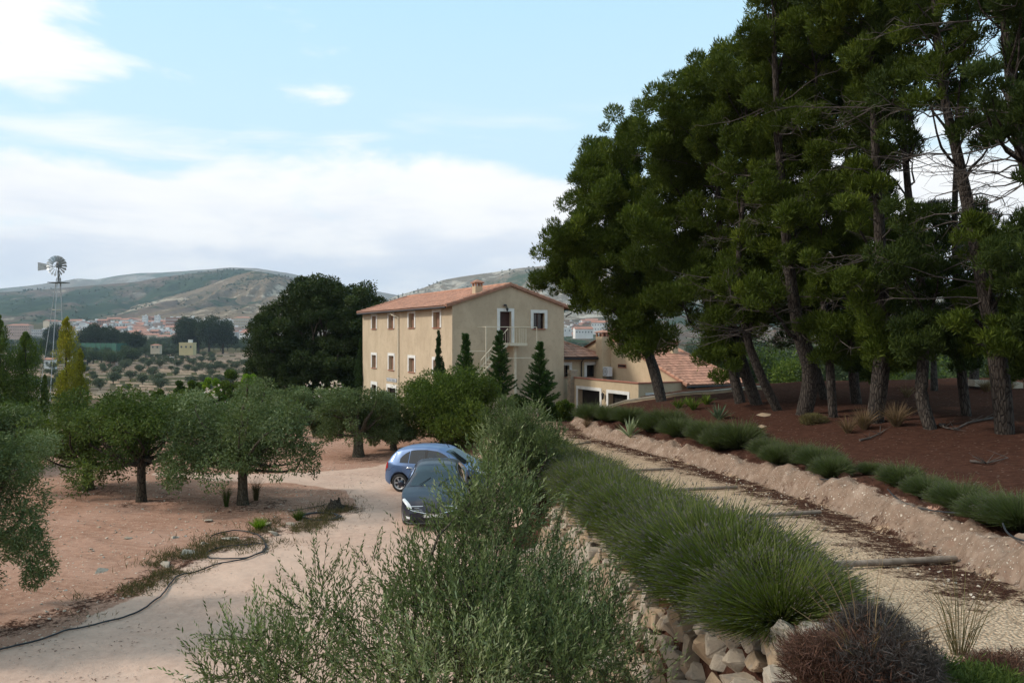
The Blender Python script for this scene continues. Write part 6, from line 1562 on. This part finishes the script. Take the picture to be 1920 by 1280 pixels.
special(130, 480, 676, 10, 6, 'wall_white', 'flat', 1, 'tiny white shed between the poplars')
# green mesh fence of a sports court
Y = 700; s = Y / F; a = at(150, 662, Y); b = at(218, 657, Y - 20); root = empty('court_fence', a, 'tall green mesh screen of a sports court below the umbrella pines', 'fence'); mb = MB(); m, g = mat('green_mesh'); finish(g, (.035, .11, .075), .9); M['mesh'] = m
d = b - a; mb.frame_box((0, 0, -2), (d.x, d.y, 0), (0, .15, 0), (0, 0, 11)); mb.build('screen', [M['mesh']], root); d2v = Vector((8, 40, 0)); mb = MB(); mb.frame_box((d.x, d.y, -2), d2v * .4, (.15, 0, 0), (0, 0, 11)); mb.build('screen', [M['mesh']], root)
for k in range(8): mb = MB(); mb.tube([(d.x * k / 7, d.y * k / 7 - .2, -2), (d.x * k / 7, d.y * k / 7 - .2, 9.3)], .12, 5); mb.build('post', [M['galv_dark']], root)

# ------------------------------------------------------------------ valley trees, terraces
def far_proto(name, label, cat, group, H, Wd_, mt, n, L, seed, umb=False, col_=False):
    rng = np.random.default_rng(seed); root = empty(name, (0, 0, 0), label, cat, group); lv = Leaves(); tb = MB()
    tb.tube([(0, 0, -.5), (0, 0, H * .6)], [H * .035, H * .018], 6); nb = 16
    for i in range(nb):
        u = rdir(rng, 1)[0]; k = rng.uniform(.3, .8); zc = H * (.60 if umb else .58); rz_ = H * (.36 if umb else .40)
        c = np.array([u[0] * Wd_ * k, u[1] * Wd_ * k, zc + u[2] * rz_ * k]); r = Wd_ * rng.uniform(.28, .45); tt = .5 + .15 * rng.normal()
        blob(lv, rng, c, (r, r, min(r, rz_ * .6)), n // nb, L, L * .5, up=.4, tint=tt, shell=.3)
        if i % 4 == 0: tb.tube([(0, 0, H * .35), tuple(c)], [H * .015, H * .004], 4)
    tb.build('trunk', M['bark_dark'], root); lv.build('crown', M[mt], root); return root
def scatter(proto, lst, rz=random.Random(9)):
    for i, (px, Y, sc, lab, grp) in enumerate(lst):
        X = (px - CX) / F * Y; z = tz(X, Y)
        if i == 0: proto.location = (X, Y, z); proto.scale = (sc, sc, sc); proto['label'] = lab; proto['group'] = grp
        else: dup(proto, (X, Y, z), rz.uniform(0, 6.28), sc, lab, grp)
rs = random.Random(77)
po = far_proto('olive_tree', 'x', 'olive tree', None, 4.2, 2.6, 'farolive', 1500, .42, 1)
lst = []
for k in range(15):
    Y = 300 * (1 + k * .082) + k * 5; px = -10 + rs.uniform(0, 60)
    while px < 500:
        if px < 480 and rs.random() < .93: lst.append((px, Y + rs.uniform(-5, 5), rs.uniform(.7, 1.5), 'small round olive tree on the terraced fields', 'olive trees on the terraced fields'))
        px += (4.6 * F / Y) * rs.uniform(1.0, 3.4)
lst = [q for q in lst if not (q[1] > 560 and q[0] > 405)]
rs.shuffle(lst); scatter(po, lst[:190])
pb = far_proto('bush_tree', 'x', 'tree', None, 9, 5.5, 'farleaf', 3600, .55, 2)
lst = [(px + rs.uniform(-4, 4), Y + rs.uniform(-25, 25), rs.uniform(.9, 1.7), 'rounded green tree in the belt below the town', 'green trees in the belt below the town') for (px, Y) in
       [(p_, 1280) for p_ in range(0, 480, 11)] + [(p_, 960) for p_ in range(270, 350, 9)] + [(p_, 820) for p_ in range(-10, 160, 12)] + [(p_, 700) for p_ in range(150, 340, 12)] + [(p_, 900) for p_ in range(180, 470, 10)] + [(p_, 1150) for p_ in range(0, 480, 11)] + [(p_, 1000) for p_ in range(1060, 1180, 14)] + [(p_, 520) for p_ in range(150, 250, 14)]]
scatter(pb, lst)
pd = far_proto('umbrella_pine', 'x', 'pine tree', None, 17, 8.5, 'fardark', 8500, .8, 3, umb=True)
UG = 'dark umbrella pines below the town'
def Ysc(px, top, Y): X = (px - CX) / F * Y; return ((CZ + (HY - top) * Y / F) - tz(X, Y)) / 16.2
scatter(pd, [(px, Y, Ysc(px, top, Y), lab, UG) for (px, top, Y, lab) in [(352, 600, 760, 'leftmost dark umbrella pine of the group right of the town centre'), (372, 601, 770, 'second dark umbrella pine of the group right of the town centre'), (392, 598, 750, 'tallest dark umbrella pine of the group right of the town centre'),
    (418, 604, 765, 'rightmost dark umbrella pine of the group right of the town centre'), (165, 617, 720, 'dark pine at the left end of the clump above the green court screen'), (183, 611, 725, 'highest dark pine of the clump above the green court screen'), (202, 616, 722, 'dark pine at the right end of the clump above the green court screen'),
    (220, 622, 730, 'dark pine just right of the clump above the court screen'), (240, 624, 700, 'left dark pine of the low pair right of the court screen'), (258, 625, 705, 'right dark pine of the low pair right of the court screen'), (100, 612, 900, 'dark tree behind the windmill tower'), (86, 640, 640, 'low dark tree at the foot of the windmill tower')]])
# bright shrubs, vines and oleanders just beyond the orchard
def hedge(name, label, cat, px, ytop, half, Y, mt, seed, n=9000, L=.16, Wd=.07, tint=.5, fl=0, up=.4):
    s = Y / F; X = (px - CX) / F * Y; z = tz(X, Y); H = CZ + (HY - ytop) * s - z; rng = np.random.default_rng(seed); root = empty(name, (X, Y, z), label, cat, 'garden shrubs beyond the orchard'); lv = Leaves(); W_ = half * s
    for i in range(22):
        t = rng.random(); a = rng.uniform(0, 6.28); k = rng.uniform(.1, .75); zz = H * (.25 + .62 * t) * rng.uniform(.75, 1); r = W_ * rng.uniform(.28, .42)
        blob(lv, rng, (math.cos(a) * W_ * k, math.sin(a) * W_ * k, zz), (r, r, r), n // 22, L, Wd, up=up, tint=tint + .15 * rng.normal(), shell=.3)
    tb = MB()
    for k in range(5): tb.tube([(0, 0, -.3), (rng.uniform(-1, 1) * W_ * .5, rng.uniform(-1, 1) * W_ * .5, H * .7)], [.07, .02], 5)
    tb.build('trunk', M['bark_dark'], root); lv.build('foliage', M[mt], root)
    if fl:
        l2 = Leaves(); P = rdir(rng, fl) * np.array([W_ * .85, W_ * .85, H * .30]) + [0, 0, H * .72]; P[:, 1] = -abs(P[:, 1])
        for q in range(7): l2.add(P + .05 * rdir(rng, fl), rdir(rng, fl), .12, .08, rng.random(fl), rng)
        l2.build('flowers', M['flower'], root)
for i, a in enumerate([(300, 712, 20, 60, 'shrub', .4, 0, 'dark green garden shrub seen above the left olives'), (338, 690, 14, 62, 'poplar', .2, 0, 'narrow dark shrub at the left end of the garden shrubs'), (360, 702, 20, 60, 'shrub', .5, 0, 'green shrub between the narrow dark shrub and the yellow vine'),
        (385, 690, 16, 62, 'lime', .6, 0, 'yellow-green climbing vine above the garden shrubs'), (412, 698, 18, 61, 'lime', .25, 0, 'bright green shrub right of the yellow vine'), (430, 676, 24, 64, 'shrub', .55, 0, 'rounded green tree left of the lime-green bush'),
        (462, 682, 20, 62, 'lime', .35, 0, 'tall lime-green bush against the dark oak'), (480, 698, 20, 60, 'lime', .2, 0, 'lower lime-green bush at the foot of the dark oak'), (405, 722, 24, 55, 'shrub', .4, 30, 'oleander with pink flowers behind the forked olive'),
        (500, 718, 24, 56, 'shrub', .4, 0, 'plain green shrub between the two flowering ones'), (590, 716, 26, 56, 'shrub', .55, 40, 'oleander with white flowers in front of the dark oak'), (628, 716, 20, 56, 'shrub', .5, 40, 'oleander with white flowers left of the farmhouse corner'),
        (450, 722, 24, 56, 'shrub', .5, 0, 'green shrub right of the pink oleander'), (548, 722, 22, 55, 'shrub', .5, 0, 'green shrub left of the white oleander'), (1030, 735, 22, 47, 'shrub', .3, 0, 'dark hedge shrub at the foot of the gable'),
        (1060, 738, 18, 48, 'shrub', .6, 0, 'green shrub by the courtyard opening'), (970, 735, 22, 46.5, 'shrub', .3, 0, 'dark shrub behind the conifers at the gable')]):
    hedge('garden_shrub' if not a[6] else 'oleander', a[7], 'shrub', a[0], a[1], a[2], a[3], a[4], 400 + i, tint=a[5], fl=a[6])
# undergrowth and trees down the far side of the wood
pg = far_proto('slope_tree', 'x', 'tree', None, 9, 4.6, 'shrub', 9000, .32, 6); pg2 = far_proto('slope_tree', 'x', 'tree', None, 10, 5, 'farleaf', 9000, .34, 7)
l1, l2 = [], []
for i in range(42):
    px = 1330 + i * 15 + rs.uniform(-6, 6); Y = rs.uniform(66, 125); q = ('green tree beyond the crest, seen between the pine trunks', 'trees down the slope behind the pine wood')
    X = (px - CX) / F * Y; top = rs.uniform(640, 715) if px > 1350 else 690; sc = max(.3, ((CZ + (HY - top) * Y / F) - tz(X, Y)) / 9.2); (l1 if i % 2 else l2).append((px, Y, sc, q[0] if i % 2 else 'duller green tree beyond the crest, seen between the pine trunks', q[1]))
for px, Y in [(1075, 300), (1100, 320), (1125, 290), (1150, 300), (1180, 280), (1215, 260), (1250, 240), (1290, 230), (1320, 220), (1345, 180)]: l2.append((px, Y, rs.uniform(.9, 1.3), 'tree in the valley behind the annexe roofs', 'valley trees behind the annexe'))
scatter(pg, l1); scatter(pg2, l2)
for k in range(5):
    Y = 400 + k * 90
for i, (px, Y) in enumerate([(1450, 420), (1600, 380), (1750, 450), (1900, 400), (1350, 500), (1520, 600), (1680, 640), (1820, 620), (1960, 500), (1240, 520), (1300, 640), (1420, 700)]):
    X = (px - CX) / F * Y; dup(pb, (X, Y, tz(X, Y)), i, rs.uniform(1.2, 2.2), 'large tree in the valley beyond the pine wood', 'valley trees beyond the pine wood')
b = hit(1868, 729); mb = MB(); mb.frame_box(b + Vector((-.9, 0, .1)), (2.1, .1, -.12), (0, .5, 0), (0, 0, .28)); tag(mb.build('pale_slab', [M['concrete']]), 'long pale concrete slab at the edge of the wood between two pine trunks', 'slab')
# terrace walls
for k in range(21):
    Y = 258 * 1.058 ** k; p0, p1 = (-40, 500); mb = MB(); pv = None; rg = random.Random(k)
    for px in range(p0, p1, 12):
        X = (px - CX) / F * Y; yy = Y + 2.5 * math.sin(px * .02 + k); cur = Vector((X, yy, tz(X, yy)))
        if pv is not None and rg.random() < .80: mb.frame_box(pv + Vector((0, 0, -.3)), cur - pv, (0, .5, 0), (0, 0, .55 + Y * .0012 + .3 * rg.random()), 0)
        pv = cur
    tag(mb.build('terrace_wall', [M['terrace']] if 'terrace' in M else [M.setdefault('terrace', simple('terrace_stone', (.62, .46, .34), (.46, .33, .24), .4, .95, .3, .1))]), 'low pale terrace wall crossing the valley fields', 'wall', 'terrace walls in the valley')
# parked white vans by the farm
for i, px in enumerate([308, 316, 325]):
    Y = 640; X = (px - CX) / F * Y; root = empty('parked_van', (X, Y, tz(X, Y) + .1), ['leftmost', 'middle', 'rightmost'][i] + ' of the three tiny white vehicles by the yellow farm building', 'van', 'white vehicles at the distant farm')
    mb = MB(); mb.frame_box((-2.2, -.9, .35), (4.4, 0, 0), (0, 1.8, 0), (0, 0, .8)); mb.frame_box((-2.1, -.82, 1.152), (3.2, 0, 0), (0, 1.64, 0), (0, 0, .8)); mb.build('body', [M['wall_white']], root)
    mb = MB(); mb.frame_box((-1.9, -.86, 1.25), (2.8, 0, 0), (0, .03, 0), (0, 0, .5)); mb.build('window', [M['far_window']], root); mb = MB()
    for x in (-1.3, 1.3):
        mb = MB(); mb.tube([(x, -.95, .35), (x, .95, .35)], .35, 10); mb.build('wheel', [M['rubber']], root)
# scrub dotted over the hills: one mass nobody could count
rng = np.random.default_rng(15); lv = Leaves()
for (hx, n, s_) in ((hx1, 2600, 5.5), (hx2, 1500, 4.5), (hx3, 2300, 4.2)):
    X_, D_, Z_ = hx; nr_, nc = X_.shape; i = (rng.random(n) ** .6 * 109).astype(int); i = np.where(rng.random(n) < .13, 109, i); j = rng.integers(0, nc, n)
    keep = fbm(X_[i, j] / 130, D_[i, j] / 260, 3, 4) > -.12; i, j = i[keep], j[keep]; P = np.stack([X_[i, j], D_[i, j], Z_[i, j]], 1); m_ = len(P)
    for q in range(7): sz = s_ * rng.uniform(.6, 1.6, m_); lv.add(P + rng.normal(size=P.shape) * s_ * .35 - [0, 0, 1], unit(rdir(rng, m_) * .7 + [0, 0, .8]), sz, sz * .8, .4 + .2 * rng.normal(size=m_), rng)
tag(lv.build('scrub', M['farleaf']), 'scrub and small trees dotted over the hills', 'scrub', kind='stuff')

# ------------------------------------------------------------------ air
HZ = True
if HZ:
    mb = MB(); mb.frame_box((-9000, -60, -60), (18000, 0, 0), (0, 13500, 0), (0, 0, 900)); m = bpy.data.materials.new('haze'); m.use_nodes = True; g = NT(m.node_tree)
    v = g.n('ShaderNodeVolumePrincipled', {'Color': (.66, .82, 1.0, 1), 'Density': 7.0e-5, 'Anisotropy': 0.1}); g.n('ShaderNodeOutputMaterial', {1: v.outputs[0]})
    tag(mb.build('haze', [m]), 'thin blue air haze over the valley', 'haze', kind='stuff')
